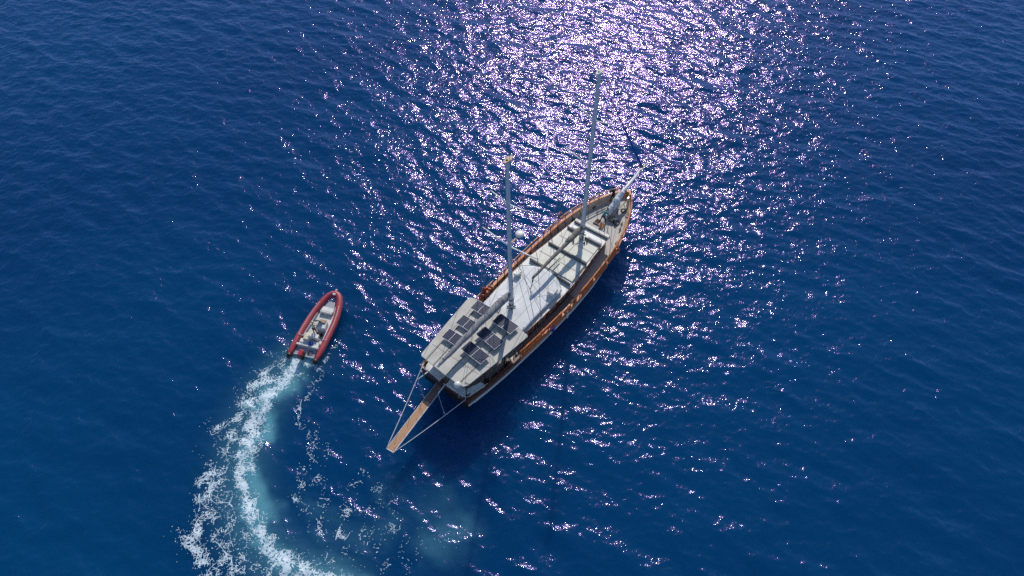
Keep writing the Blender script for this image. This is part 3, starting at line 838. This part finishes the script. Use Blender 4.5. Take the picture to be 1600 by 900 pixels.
# standing rigging
def wire(name, pts, r=.012, m='wire', parent=G):
    return MB().tube(pts, r, 5).build(name, M[m], parent)
for p, fx, zt, sp in ((mm, mfx, 19.7, ((16.15, 1.5), (11.8, 2.48))), (zm, zfx, 18.6, ((15.3, 1.55), (11.15, 2.52)))):
    for s_ in (1, -1):
        xb = fx(3)
        wire('shroud', [(fx(zt), 0, zt), (fx(sp[0][0]), s_ * sp[0][1], sp[0][0]), (fx(sp[1][0]), s_ * sp[1][1], sp[1][0]), (xb - .1, s_ * (beam(xb) - .02), capz(xb))], .017, parent=p)
        for dxx, zz in ((-.85, sp[1][0] - .5), (.8, sp[1][0] - .5), (-.45, sp[0][0] - .6)):
            wire('shroud', [(fx(zz), 0, zz), (xb + dxx, s_ * (beam(xb + dxx) - .02), capz(xb + dxx))], .015, parent=p)
wire('stay', [(5.2, 0, 19.5), (-4.9, 0, 18.5)]); wire('stay', [(5.5, 0, 14.0), (11.9, 0, 3.9)], .014)
wire('backstay', [(-5.0, 0, 18.5), (-12.9, 1.9, 4.2)]); wire('backstay', [(-5.0, 0, 18.5), (-12.9, -1.9, 4.2)])
wire('topping_lift', [(-5.0, 0, 18.3), (-13.2, 0, 5.25)]); wire('topping_lift', [(5.2, 0, 19.3), (-1.8, 0, 4.45)])
for s_ in (1, -1):
    wire('whisker_stay', [(15.6, 0, 4.45), (11.4, s_ * 1.5, 2.3)], .014)
wire('bobstay', [(15.6, 0, 4.4), (12.3, 0, 1.0)], .016)
# lazy jacks and sheets over the roof
for a, b in (((-4.7, 0, 9.5), (-2.4, -1.9, RZ + .3)), ((-4.7, 0, 9.5), (-3.2, -2.1, RZ + .3)), ((-4.75, 0, 9.0), (-8.0, 0, 5.4)), ((-4.75, 0, 9.0), (-10.5, 0, 5.4)), ((5.4, 0, 9.0), (1.2, 0, 4.5)), ((5.4, 0, 9.0), (3.0, 0, 4.7)), ((-1.8, 0, 4.3), (-1.3, -1.9, RZ + .3)), ((-4.6, 0, 6.2), (-.7, 2.1, RZ + .4)), ((-4.6, 0, 6.2), (-2.3, 2.2, RZ + .35))):
    wire('running_line', [a, b], .012, 'darkrope')

# foredeck gear
h_ = MB().box((8.85, .42, deckz(8.85) + .06), (.66, .62, .12)).build('deck_hatch', M['varnish_dark'], G, bevel=.02)
MB().box((8.85, .42, deckz(8.85) + .125), (.56, .52, .012)).build('hatch_opening_slab', M['hatch_shade'], h_)  # flat dark slab; shade inside the open hatch put into its colour
MB().box((8.66, -.18, deckz(8.7) + .10), (.62, .05, .56), rx=R(-62)).build('hatch_lid', M['varnish_pale'], h_, bevel=.01)
wl = MB().box((9.75, -.55, 2.45), (.5, .35, .3)).tube([(9.75, -.95, 2.55), (9.75, -.15, 2.55)], .13, 14).tube([(9.75, -1.0, 2.55), (9.75, -.88, 2.55)], .2, 14).tube([(9.75, -.2, 2.55), (9.75, -.1, 2.55)], .2, 14)
wl.build('anchor_windlass', M['greybar'], G, bevel=.01)
MB().tube([(9.85, -.5, 2.5), (10.4, -.45, 2.33), (11.2, -.35, 2.44), (12.0, -.32, 2.52), (12.6, -.3, 2.62)], .035, 6).build('anchor_chain', M['chain'], G)
for x, y in ((9.9, -1.50), (9.3, -1.72), (10.0, 1.62), (7.7, 2.35), (7.7, -2.35), (11.6, -.95)):
    MB().bar((x - .2, y, deckz(x) + .20), (x + .2, y, deckz(x) + .20), .07, .07).box((x - .1, y, deckz(x) + .1), (.06, .06, .2)).box((x + .1, y, deckz(x) + .1), (.06, .06, .2)).build('mooring_bitt', M['dark'], G)
# bow anchor roller and anchors
MB().box((12.9, -.45, 2.95), (.9, .14, .12)).box((12.9, .45, 2.95), (.9, .14, .12)).build('anchor_roller', M['steel'], G)
MB().tube([(13.3, .5, 2.9), (12.9, .6, 2.2), (12.6, .75, 1.6)], .05, 8).box((12.55, .8, 1.5), (.5, .06, .28), ry=.5).build('bow_anchor', M['frame'], G)
# pulpit tube across the foredeck (curved steel rail)
MB().tube([(10.6, 1.75, 3.2), (10.9, 1.0, 2.75), (10.75, .45, 2.62)], .028, 8).tube([(11.7, -.5, 2.9), (11.3, -1.0, 2.75), (10.6, -1.72, 3.0)], .028, 8).build('steel_rail', M['greybar'], G, smooth=True)

# stern: benches, seats under the canopy, davits, rails
def bench(name, pts_, z0, z1, m):
    return MB().prism(pts_, z0, z1).build(name, m, G, bevel=.04)
bench('stern_bench', [(-12.35, .35), (-12.98, .35), (-12.92, 2.0), (-12.25, 2.15)], 2.35, 2.62, M['cushion_white'])
bench('stern_bench', [(-12.35, -.25), (-13.0, -.25), (-12.98, -1.95), (-12.35, -2.15)], 2.35, 2.62, M['cushion_white'])
bench('stern_bench', [(-12.33, -2.16), (-12.7, -2.3), (-11.2, -2.65), (-11.2, -2.2), (-12.33, -1.75)], 2.35, 2.60, M['cushion_white'])
bench('side_bench', [(-7.3, -2.45), (-8.0, -2.4), (-8.0, -2.80), (-7.3, -2.85)], 1.85, 2.02, M['cushion'])
MB().tube([(-13.12, -.2, 2.8), (-13.12, -1.9, 2.8), (-12.9, -2.35, 2.8), (-11.1, -2.78, 2.8)], .032, 8).tube([(-13.10, .35, 2.8), (-13.05, 2.0, 2.8), (-12.9, 2.2, 2.8)], .032, 8).tube([(-13.12, -.2, 2.8), (-13.12, -.2, 2.3)], .03, 8).tube([(-13.1, .35, 2.8), (-13.1, .35, 2.3)], .03, 8).tube([(-13.0, -2.2, 2.8), (-13.0, -2.2, 2.3)], .03, 8).build('stern_rail', M['steel'], G, smooth=True)
MB().box((-10.2, 0, 2.42), (2.4, 1.2, .06)).box((-10.2, 0, 2.1), (.2, .2, .6)).build('aft_table', M['varnish_dark'], G)
MB().box((-6.1, 0, 2.3), (.3, 4.2, 1.1)).build('aft_bulkhead', M['varnish_dark'], G)
MB().tube([(-13.16, -1.70, 2.3), (-13.16, -1.70, 4.05)], .035, 8).build('dome_pole', M['steel'], G)
MB().tube([(-13.16, -1.70, 3.98), (-13.16, -1.70, 4.2)], [.20, .24], 16).dome((-13.16, -1.70, 4.2), .27, .8, 16).build('antenna_dome', M['white'], G, smooth=True)
for (x0, y0, x1, y1, zr) in ((-12.9, 1.58, -13.95, 1.74, .55), (-12.95, -.2, -13.9, -.28, .25)):
    d_ = MB().tube([(x0, y0, 2.35), (x0 - .1, y0, 2.55), (x1 + .05, y1, 2.5), (x1, y1, 2.38)], .045, 8).build('davit', M['white'], G, smooth=True)
    MB().tube([(x1, y1, 2.4), (x1 - .05, y1 - .25, zr + .8), (x1 - .12, y1 - .5, zr)], .018, 6).box((x1 - .12, y1 - .5, zr), (.08, .08, .14)).build('davit_fall', M['rope'], d_)
# hanging things on the quarter, dark against the planking
for i in range(14):
    x = -12.3 + i * .42
    y = -(beam(x) - .25 - .2 * random.random())
    MB().box((x, y, deckz(x) + .25 + .2 * random.random()), (.22 + .2 * random.random(), .2, .3 + .25 * random.random()), rz=random.random()).build('deck_locker', M['dark'], G, bevel=.03)

# passerelle with its two lifting lines
ps = empty('passerelle', (-13.2, .22, 2.18)); ps.parent = G
pang = math.atan2(-.80, -6.15)
ps.rotation_euler = (0, 0, pang)
def pl(x, y, z=0): return (x, y, z)
MB().box((3.92, 0, 0), (4.52, .62, .07)).build('gangway_plank', planks('gangway_teak', (0.46, 0.25, 0.13), (0.2, 0.12, .06), .155, 'Y', var=.15), ps, bevel=.01)
MB().box((.80, 0, -.004), (1.72, .60, .06)).build('gangway_inner_plank', mat('dark_plum_teak', (0.17, 0.095, 0.075), 0.6, var=0.3, scale=3, stretch=(.6, 5, 5)), ps)  # inner stretch of the gangway in a darker brown
MB().box((3.1, .325, 0), (6.3, .03, .12)).box((3.1, -.325, 0), (6.3, .03, .12)).box((6.22, 0, .0), (.05, .68, .12)).build('gangway_frame', M['frame'], ps)
for x in (.5, 1.9, 3.4, 4.9, 6.1):
    for s_ in (1, -1):
        MB().tube([(x, s_ * .34, 0), (x, s_ * .34, .75)], .012, 6).build('gangway_post', M['darkrope'] if s_ < 0 else M['steel'], ps)
tipv = lambda s_: (-13.2 + 6.15 * math.cos(pang) - s_ * .33 * math.sin(pang), .22 + 6.15 * math.sin(pang) + s_ * .33 * math.cos(pang), 2.22)
for s_, a in ((-1, (-12.75, 2.25, 2.75)), (1, (-12.85, -2.25, 2.45))):
    b = tipv(s_)
    MB().tube([Vector(a).lerp(Vector(b), t) - Vector((0, 0, .12 * math.sin(math.pi * t))) for t in [i / 12 for i in range(13)]], .028, 6).build('lifting_line', M['rope'], G, smooth=True)

# ------------------------------------------------------------------ loose things on the gulet
def lifebuoy(p, rot, label, m=M['orange'], r=.30):
    t_ = empty('lifebuoy', p); t_.rotation_euler = rot
    MB().tube([(r * math.cos(a), r * math.sin(a), 0) for a in [2 * math.pi * i / 24 for i in range(24)]], .075, 10, closed=True).build('ring', m, t_, smooth=True)
    bnd = MB()
    for k in range(4):
        a0 = k * math.pi / 2 + .4
        bnd.tube([((r) * math.cos(a0 + q * .1), (r) * math.sin(a0 + q * .1), 0) for q in (-1, 0, 1)], .079, 10)
    bnd.build('band', M['white'], t_, smooth=True)
    tag(t_, label, 'lifebuoy', 'lifebuoys on the rails')
    return t_
lifebuoy(gw(6.45, -3.06, capz(6.4) + .15), (R(58), 0, GA + R(-10)), 'orange lifebuoy hung on the right-hand rail abreast of the forward mast')
lifebuoy(gw(6.55, 3.05, capz(6.5) + .62), (R(62), 0, GA + R(15)), 'brownish red lifebuoy standing up on the far left-hand rail near the forward mast', M['redbuoy'])
def fender(p, r, l, m, label, rot=(0, 0, 0)):
    o = MB().tube([(0, 0, -l / 2), (0, 0, -l / 2 + r * .5), (0, 0, -l / 4), (0, 0, l / 4), (0, 0, l / 2 - r * .5), (0, 0, l / 2)], [r * .3, r * .85, r, r, r * .85, r * .3], 12).tube([(0, 0, l / 2 - .02), (0, 0, l / 2 + .1)], .04, 8).build('fender', m, None, smooth=True)
    o.location = p; o.rotation_euler = rot
    tag(o, label, 'fender', 'fenders stowed along the rails')
    return o
fender(gw(-4.35, 3.15, 2.85), .19, .8, M['redbuoy'], 'largest red fender lashed upright on the far rail beside the canopy corner')
fender(gw(-3.95, 3.2, 2.7), .15, .6, M['orange'], 'orange red fender second from the canopy corner on the far rail', (.5, .3, 0))
fender(gw(-4.75, 3.05, 2.62), .14, .6, M['redbuoy'], 'small dark red fender nearest the canopy corner on the far rail', (.9, 0, .4))
fender(gw(-3.45, 3.1, 2.55), .13, .55, M['varnish_pale'], 'brownish fender lying flat on the far rail behind the red ones', (1.4, 0, .9))
fender(gw(-4.55, -3.15, 2.65), .14, .7, M['orange'], 'orange fender lying along the near rail just forward of the orange boards', (1.4, 0, GA + 1.5))
fender(gw(-4.1, -3.2, 2.68), .12, .6, M['redbuoy'], 'red fender lying on the near rail in front of the orange one', (1.3, 0, GA + 1.2))
fender(gw(-3.5, -3.42, 2.1), .13, .8, M['navy'], 'dark blue fender hanging outside the near rail', (0, 0, 0))
fender(gw(-1.6, -3.48, 2.05), .12, .8, M['cushion_white'], 'pale fender hanging outside the near rail beside the gate')
# roof box
bx = empty('roof_locker', gw(-1.35, -1.72, RZ + .42), GA + R(4))
MB().box((0, 0, .17), (.78, .62, .34)).build('body', M['white'], bx, bevel=.04)
MB().box((0, 0, .365), (.82, .66, .05)).build('lid', M['cushion_white'], bx, bevel=.02)
tag(bx, 'white storage box standing on the white awning edge near the cabin side', 'box')
wb = empty('cool_box', gw(-1.55, 1.75, RZ + .38), GA)
MB().box((0, 0, .16), (.6, .4, .32)).build('body', M['grp'], wb, bevel=.04)
MB().box((0, 0, .345), (.64, .44, .05)).build('lid', M['white'], wb, bevel=.02)
tag(wb, 'white cool box beside the after mast on the far edge of the awning', 'box')
def coil(p, r, turns, m, label, rr=.028):
    pts = []
    for i in range(turns * 16):
        a = i * 2 * math.pi / 16; q = r * (1 - .4 * i / (turns * 16)) * (1 + .06 * math.sin(3 * a + i * .1))
        pts.append((q * math.cos(a), q * math.sin(a), .03 + .02 * math.sin(i * .7)))
    o = MB().tube(pts, rr, 5).build('coiled_rope', m, None, smooth=True); o.location = p
    tag(o, label, 'rope')
coil(gw(9.7, -1.05, deckz(9.7) + .02), .34, 3, M['darkrope'], 'dark coil of rope on the foredeck near the right-hand rail')
coil(gw(11.35, -.75, deckz(11.3) + .02), .26, 3, M['darkrope'], 'small dark coil of rope close to the bow under the white spar')
coil(gw(7.65, 1.6, deckz(7.6) + .02), .22, 3, M['rope'], 'pale coil of rope in front of the roof beam on the foredeck')
fl = empty('orange_pennant', gw(-8.35, -2.92, 2.5), GA)
MB().tube([(0, 0, -.3), (0, 0, .35)], .015, 6).build('staff', M['steel'], fl)
MB().add([(0, 0, .32), (0, 0, .05), (-.38, -.06, .16), (0.01, .012, .32), (.01, .012, .05), (-.38, -.048, .16)], [(0, 1, 2), (5, 4, 3), (0, 2, 5, 3), (2, 1, 4, 5), (1, 0, 3, 4)]).build('cloth', M['orange'], fl)
tag(fl, 'small orange pennant at the dark right-hand rail under the canopy edge', 'flag')
# ------------------------------------------------------------------ people
def person(origin, rz, J, label, cloth, hair=M['hair'], hat=None, s=1.0):
    """J: joint positions in the person's frame (x forward, y left, z up); one skinned body"""
    names = []; co = []; rad = []; edges = []; mats_ = []
    def v(n, p, r, m):
        names.append(n); co.append(p); rad.append(r); mats_.append(m); return len(co) - 1
    top, bot, sk, shoe = 0, 1, 2, 3
    pel = v('pel', J['pelvis'], .125, bot)
    ch_ = v('chest', J['chest'], .135, top); nk = v('neck', J['neck'], .058, sk)
    hd = v('head', J['head'], .098, sk); hc = v('crown', J['crown'], .075, sk)
    edges += [(pel, ch_), (ch_, nk), (nk, hd), (hd, hc)]
    for sd_ in 'LR':
        a = v('hip', J['hip' + sd_], .095, bot); b = v('knee', J['knee' + sd_], .062, bot if cloth[3] else sk)
        c = v('ankle', J['ankle' + sd_], .042, bot if cloth[3] else sk); d_ = v('toe', J['toe' + sd_], .038, shoe)
        edges += [(pel, a), (a, b), (b, c), (c, d_)]
        a = v('sh', J['sh' + sd_], .065, top); b = v('elbow', J['el' + sd_], .042, top if cloth[4] else sk); c = v('wrist', J['wr' + sd_], .028, sk)
        edges += [(ch_, a), (a, b), (b, c)]
        w = Vector(J['wr' + sd_]); e = Vector(J['el' + sd_]); dr = (w - e).normalized()
        sdv = dr.cross(Vector((0, 0, 1))); sdv = sdv.normalized() if sdv.length > .1 else Vector((1, 0, 0))
        pm = v('palm', w + dr * .08, .032, sk); edges.append((c, pm))
        for q, ln in ((-1.5, .075), (-.5, .09), (.5, .085), (1.5, .065)):
            f1 = v('f', w + dr * (.08 + ln * .5) + sdv * q * .02 - Vector((0, 0, .005)), .010, sk)
            f2 = v('f', w + dr * (.08 + ln) + sdv * q * .021 - Vector((0, 0, .02)), .008, sk)
            edges += [(pm, f1), (f1, f2)]
        th_ = v('f', w + dr * .07 + sdv * .055, .011, sk); edges.append((c, th_))
    me = bpy.data.meshes.new('person')
    me.from_pydata([tuple(Vector(p) * s) for p in co], edges, [])
    o = bpy.data.objects.new('person', me); col.objects.link(o)
    m_ = o.modifiers.new('skin', 'SKIN'); m_.use_smooth_shade = True
    for i, r in enumerate(rad):
        me.skin_vertices[0].data[i].radius = (r * s, r * s)
    me.skin_vertices[0].data[0].use_root = True
    o.modifiers.new('sub', 'SUBSURF').levels = 1
    o.modifiers['sub'].render_levels = 1
    dg = bpy.context.evaluated_depsgraph_get(); dg.update()
    me2 = bpy.data.meshes.new_from_object(o.evaluated_get(dg))
    o.modifiers.clear(); o.data = me2
    me2.materials.clear()
    for mm_ in (cloth[0], cloth[1], M['skin'], cloth[2]): me2.materials.append(mm_)
    P = np.array([list(Vector(p) * s) for p in co])
    ea = np.array(edges)
    # material from the nearest bone point
    smp = []; sm_ = []
    for a, b in edges:
        for t in (0, .2, .4, .6, .8, 1):
            smp.append(P[a] * (1 - t) + P[b] * t); 
            ma, mb_ = mats_[a], mats_[b]
            sm_.append(ma if t < .5 else mb_)
            if names[a] == 'hip' and t < .9: sm_[-1] = bot
            if names[a] == 'sh' and t < .7: sm_[-1] = top
            if names[a] == 'chest' and names[b] == 'neck' and t < .75: sm_[-1] = top
            if names[a] == 'pel' and names[b] == 'chest' and t > .2: sm_[-1] = top
    smp = np.array(smp)
    for p in me2.polygons:
        k = np.argmin(((smp - np.array(p.center)) ** 2).sum(1)); p.material_index = sm_[k]; p.use_smooth = True
    o.location = origin; o.rotation_euler = (0, 0, rz)
    hv = Vector(J['head']) * s; cv = Vector(J['crown']) * s; up = (cv - hv).normalized()
    hr = MB().dome((0, 0, 0), .118 * s, 1.0, 14, 6)
    ho = hr.build('hair' if not hat else 'cap', hat or hair, o, smooth=True)
    ho.location = hv + up * .03; ho.rotation_euler = up.to_track_quat('Z', 'Y').to_euler()
    fw = Vector(J.get('face', (1, 0, 0))).normalized()
    fc = MB()
    nose = hv + up * -.005 * s + fw * .10 * s
    fc.box(nose, (.03, .025, .04))
    fo = fc.build('nose', M['skin'], o, smooth=True)
    tag(o, label, 'person')
    return o

# crew member bending over the windlass, teal top, dark trousers
stand = dict(pelvis=(0, 0, .95), chest=(.02, 0, 1.28), neck=(.03, 0, 1.5), head=(.05, 0, 1.62), crown=(.05, 0, 1.73),
             hipL=(0, .10, .88), kneeL=(.04, .13, .48), ankleL=(0, .15, .08), toeL=(.16, .17, .04),
             hipR=(0, -.10, .88), kneeR=(.04, -.13, .48), ankleR=(0, -.15, .08), toeR=(.16, -.17, .04),
             shL=(.02, .19, 1.40), elL=(0, .27, 1.12), wrL=(.12, .25, .88), shR=(.02, -.19, 1.40), elR=(0, -.27, 1.12), wrR=(.12, -.25, .88))
bend = dict(pelvis=(0, 0, .92), chest=(.26, 0, 1.18), neck=(.44, 0, 1.32), head=(.54, 0, 1.40), crown=(.62, 0, 1.46), face=(.8, 0, -.5),
            hipL=(0, .11, .86), kneeL=(.14, .24, .50), ankleL=(-.02, .32, .08), toeL=(.14, .36, .04),
            hipR=(0, -.11, .86), kneeR=(.14, -.22, .50), ankleR=(-.04, -.30, .08), toeR=(.12, -.34, .04),
            shL=(.30, .20, 1.22), elL=(.46, .30, .95), wrL=(.66, .20, .78), shR=(.30, -.20, 1.22), elR=(.46, -.30, .95), wrR=(.66, -.18, .78))
person(gw(8.95, -.02, deckz(9) + .03), GA - .1, bend, 'person in teal top and dark trousers bending forward on the foredeck', (M['teal'], M['greycloth'], M['black'], True, False))
bowp = dict(stand); bowp.update(chest=(.06, 0, 1.26), neck=(.12, 0, 1.47), head=(.16, 0, 1.58), crown=(.18, 0, 1.69), elL=(.16, .30, 1.18), wrL=(.38, .22, 1.10), elR=(.18, -.28, 1.16), wrR=(.40, -.18, 1.12), kneeL=(.06, .16, .48), ankleL=(.02, .22, .08), toeL=(.18, .25, .04), ankleR=(-.06, -.18, .08), toeR=(.1, -.2, .04))
person(gw(11.75, .72, deckz(11.75) + .03), GA + 1.3, bowp, 'person in black clothes standing at the very bow facing the water', (M['black'], M['black'], M['black'], True, True))

# ================================================================== THE RIB
RA = R(74.7)
RB = empty('inflatable_boat', (-16.2, 34.3, 0.06), RA, ry=R(-2.0))
tag(RB, 'red rigid inflatable boat with white interior speeding away from its wake', 'boat')
def rw(x, y, z):
    return Vector((RB.location.x + x * math.cos(RA) - y * math.sin(RA), RB.location.y + x * math.sin(RA) + y * math.cos(RA), z + .06 + x * math.tan(R(2.0))))
half = [(-3.45, 1.18), (-3.2, 1.19), (-2.4, 1.21), (-1.5, 1.20), (-.6, 1.18), (.3, 1.14), (1.2, 1.03), (1.9, .88), (2.5, .70), (2.9, .50), (3.15, .27), (3.25, 0)]
path = half + [(x, -y) for x, y in half[::-1][1:]]
tz = lambda x: .46 + .05 * max(0, x) * max(0, x) * .35
pr = [.10, .20] + [.28] * (len(path) - 4) + [.20, .10]
dense = []; dr_ = []
for i in range(len(path) - 1):
    for q in range(3):
        t = q / 3; dense.append((path[i][0] * (1 - t) + path[i + 1][0] * t, path[i][1] * (1 - t) + path[i + 1][1] * t)); dr_.append(pr[i] * (1 - t) + pr[i + 1] * t)
dense.append(path[-1]); dr_.append(pr[-1])
tube_o = MB().tube([(x, y, tz(x)) for x, y in dense], dr_, 16).build('tube', M['hypalon'], RB, smooth=True)
for s_ in (1, -1):
    MB().tube([(-3.66, s_ * 1.17, .44), (-3.5, s_ * 1.17, .455), (-3.30, s_ * 1.175, .46)], [.12, .225, .268], 16).build('tube_end', M['hypalon_dark'], tube_o, smooth=True)
    # grab line and handles, seams
    gl_ = MB()
    pp = []
    for i in range(40):
        x = 2.0 - 3.6 * i / 39; y = float(np.interp(-x, [-a for a, _ in half[::-1]], [b for _, b in half[::-1]]))
        pp.append((x, s_ * (y + .03), tz(x) + .268 + .008 * abs(math.sin(i * .9))))
    gl_.tube(pp, .02, 5)
    gl_.build('grab_line', M['white'], tube_o, smooth=True)
    sm = MB()
    for x in (-2.3, -.9, .6, 1.7):
        y = float(np.interp(-x, [-a for a, _ in half[::-1]], [b for _, b in half[::-1]]))
        sm.tube([(x, s_ * y + .268 * math.cos(a), tz(x) + .268 * math.sin(a)) for a in [math.pi * i / 12 for i in range(13)]], .012, 5)
    sm.build('tube_seam', M['brownpad'], tube_o)
    ru = MB().tube([(x, s_ * (y + .262), tz(x) - .02) for x, y in half[1:-2]], .035, 6)
    ru.build('rubbing_strip', M['hypalon_dark'], tube_o, smooth=True)
    MB().tube([(-1.46, s_ * .95, .62), (-1.46, s_ * 1.05, .80), (-1.46, s_ * 1.25, .80)], .02, 6).build('handle', M['steel'], RB, smooth=True)
# hull and inner liner
hp = [(-2.95, .98), (-1.5, .98), (0, .92), (1.2, .78), (2.0, .56), (2.7, .30), (3.0, .05)]
MB().prism([(x, y) for x, y in hp] + [(x, -y) for x, y in hp[::-1]], -.15, .28).build('hull', M['grp'], RB)
lp = [(-2.3, .92), (-1.5, .92), (0, .86), (1.2, .72), (2.0, .50), (2.55, .28), (2.75, .05)]
MB().prism([(x, y) for x, y in lp] + [(x, -y) for x, y in lp[::-1]], .285, .32).build('floor', M['vinyl'], RB)
MB().prism([(1.75, .48), (2.35, .32), (2.72, .05), (2.72, -.05), (2.35, -.32), (1.75, -.48)], .325, .50).build('bow_locker', M['grpgrey'], RB, bevel=.03)
MB().prism([(1.35, .60), (1.80, .50), (1.80, -.50), (1.35, -.60)], .325, .58).build('forward_seat', M['cushion_white'], RB, bevel=.04)
MB().box((1.24, 0, .50), (.12, 1.1, .26)).build('seat_back', M['grp'], RB, bevel=.03)
for s_ in (1, -1):
    MB().prism([(1.1, s_ * .80), (-1.4, s_ * .95), (-1.4, s_ * .86), (1.1, s_ * .70)], .322, .52).build('side_liner', M['grpgrey'] if s_ > 0 else M['grp'], RB)
# console
cs = MB().prism([(.18, .02), (.22, -.68), (-.55, -.80), (-.62, .02)], .325, .95).build('console', M['grp'], RB, bevel=.05)
MB().box((.08, -.34, .985), (.34, .58, .07), ry=R(12)).build('console_pad', M['brownpad'], cs, bevel=.02)
ws = MB(); wv = []; wf = []
for i in range(9):
    a = -.9 + 1.8 * i / 8
    for z, q in ((.95, 0), (1.32, -.14)):
        wv.append((-.30 + .33 * math.cos(a) + q, -.08 + .45 * math.sin(a), z))
for i in range(8): wf.append((2 * i, 2 * i + 2, 2 * i + 3, 2 * i + 1))
w_ = ws.add(wv, wf).build('windscreen', M['tint'], cs, smooth=True)
sl = w_.modifiers.new('t', 'SOLIDIFY'); sl.thickness = .015
MB().tube([wv[2 * i + 1] for i in range(9)], .022, 6).build('windscreen_rail', M['dark'], cs, smooth=True)
MB().tube([(-.55 + .0, -.05 + .17 * math.cos(a), 1.0 + .17 * math.sin(a)) for a in [2 * math.pi * i / 16 for i in range(16)]], .016, 6, closed=True).build('steering_wheel', M['dark'], cs, smooth=True)
MB().box((-1.32, -.05, .50), (.42, .95, .36)).box((-1.54, -.05, .80), (.07, .95, .30)).build('helm_seat', M['grp'], RB, bevel=.03)
MB().box((-1.30, -.05, .71), (.40, .92, .07)).build('helm_cushion', M['cushion_white'], RB, bevel=.03)
MB().box((-1.98, .02, .46), (.46, 1.75, .30)).build('stern_bench', M['grp'], RB, bevel=.04)
MB().box((-1.90, .55, .64), (.36, .62, .07)).build('bench_cushion', M['cushion_white'], RB, bevel=.03)
MB().box((-2.30, .02, .48), (.16, 1.98, .44)).build('transom', M['white'], RB, bevel=.03)
MB().box((-2.74, .05, .33), (.72, 1.80, .10), ry=R(-6)).build('stern_platform', M['grpgrey'], RB, bevel=.03)  # white splashwell lying in shade; the shade is put into the grey colour
MB().box((-3.10, .05, .30), (.06, 1.86, .16)).build('platform_edge', M['grp'], RB, bevel=.02)
MB().tube([(-2.75 + .16 * math.cos(a), -.42 + .2 * math.sin(a), .42) for a in [2 * math.pi * i / 16 for i in range(16)]], .022, 6, closed=True).build('boarding_ring', M['dark'], RB, smooth=True)
MB().tube([(-1.6, .98, .4), (-1.65, .95, 1.0), (-1.7, .55, 1.15)], .022, 8).tube([(-1.6, -.98, .4), (-1.65, -.95, .95), (-1.7, -.6, 1.05)], .022, 8).build('ski_frame', M['steel'], RB, smooth=True)
# outboard
ob = MB()
ob.box((-3.22, .10, .86), (.62, .42, .36)).build('outboard_cowl', M['engine'], RB, bevel=.10)
MB().box((-3.22, .10, .60), (.66, .46, .22)).build('outboard_tray', M['dark'], RB, bevel=.06)
MB().box((-3.25, .10, .12), (.26, .14, .95)).box((-3.3, .10, -.30), (.5, .07, .06)).box((-2.98, .10, .45), (.22, .3, .3)).build('outboard_leg', M['dark'], RB, bevel=.02)
MB().box((-3.50, .10, .80), (.10, .40, .30)).build('cowl_back', M['dark'], RB, bevel=.03)
# bow roller
MB().box((3.28, 0, .80), (.62, .16, .10)).box((3.05, 0, .86), (.16, .26, .10)).tube([(3.55, -.1, .84), (3.55, .1, .84)], .06, 8).build('bow_roller', M['grp'], RB, bevel=.02)
# things in the rib
bl = empty('blue_fuel_can', rw(-2.08, -.18, .62), RA)
MB().box((0, 0, .12), (.26, .36, .24)).build('body', M['blue'], bl, bevel=.04)
MB().tube([(0, -.08, .24), (0, -.05, .31), (0, .05, .31), (0, .08, .24)], .018, 6).build('handle', M['blue'], bl, smooth=True)
MB().tube([(.06, .12, .24), (.06, .12, .28)], .03, 8).build('cap', M['dark'], bl)
tag(bl, 'bright blue fuel can on the white stern bench of the red boat', 'can')
tw = MB(); tv = []; tf = []
for i in range(9):
    for j in range(7):
        x, y = (i - 4) * .085, (j - 3) * .075
        tv.append((x, y, .03 + .035 * math.sin(i * 1.3 + j) + .02 * math.cos(j * 1.7)))
for i in range(8):
    for j in range(6): tf.append((i * 7 + j, i * 7 + j + 1, i * 7 + j + 8, i * 7 + j + 7))
to = tw.add(tv, tf).build('crumpled_towel', M['cream'], None, smooth=True); to.location = rw(-1.62, .38, .90); to.rotation_euler = (0, .1, RA + .3)
so = to.modifiers.new('t', 'SOLIDIFY'); so.thickness = .02
tag(to, 'crumpled cream towel lying over the seat behind the driver of the red boat', 'towel')
bg = MB().dome((0, 0, 0), .17, .8, 12, 5, True).tube([(-.1, 0, .1), (0, 0, .2), (.1, 0, .1)], .015, 6).build('dark_bag', M['black'], None, smooth=True)
bg.location = rw(-.95, -.52, .48); tag(bg, 'small black bag on the floor behind the console of the red boat', 'bag')
drive = dict(stand); drive.update(chest=(.05, 0, 1.26), neck=(.09, 0, 1.46), head=(.12, 0, 1.58), crown=(.13, 0, 1.69), elL=(.14, .27, 1.16), wrL=(.36, .14, 1.02), elR=(.14, -.27, 1.16), wrR=(.36, -.12, 1.02))
person(rw(-.92, .0, .34), RA, drive, 'driver in cream shirt and dark shorts standing at the console of the red boat', (M['cream'], M['greycloth'], M['black'], False, False), hat=M['cream'], s=.97)
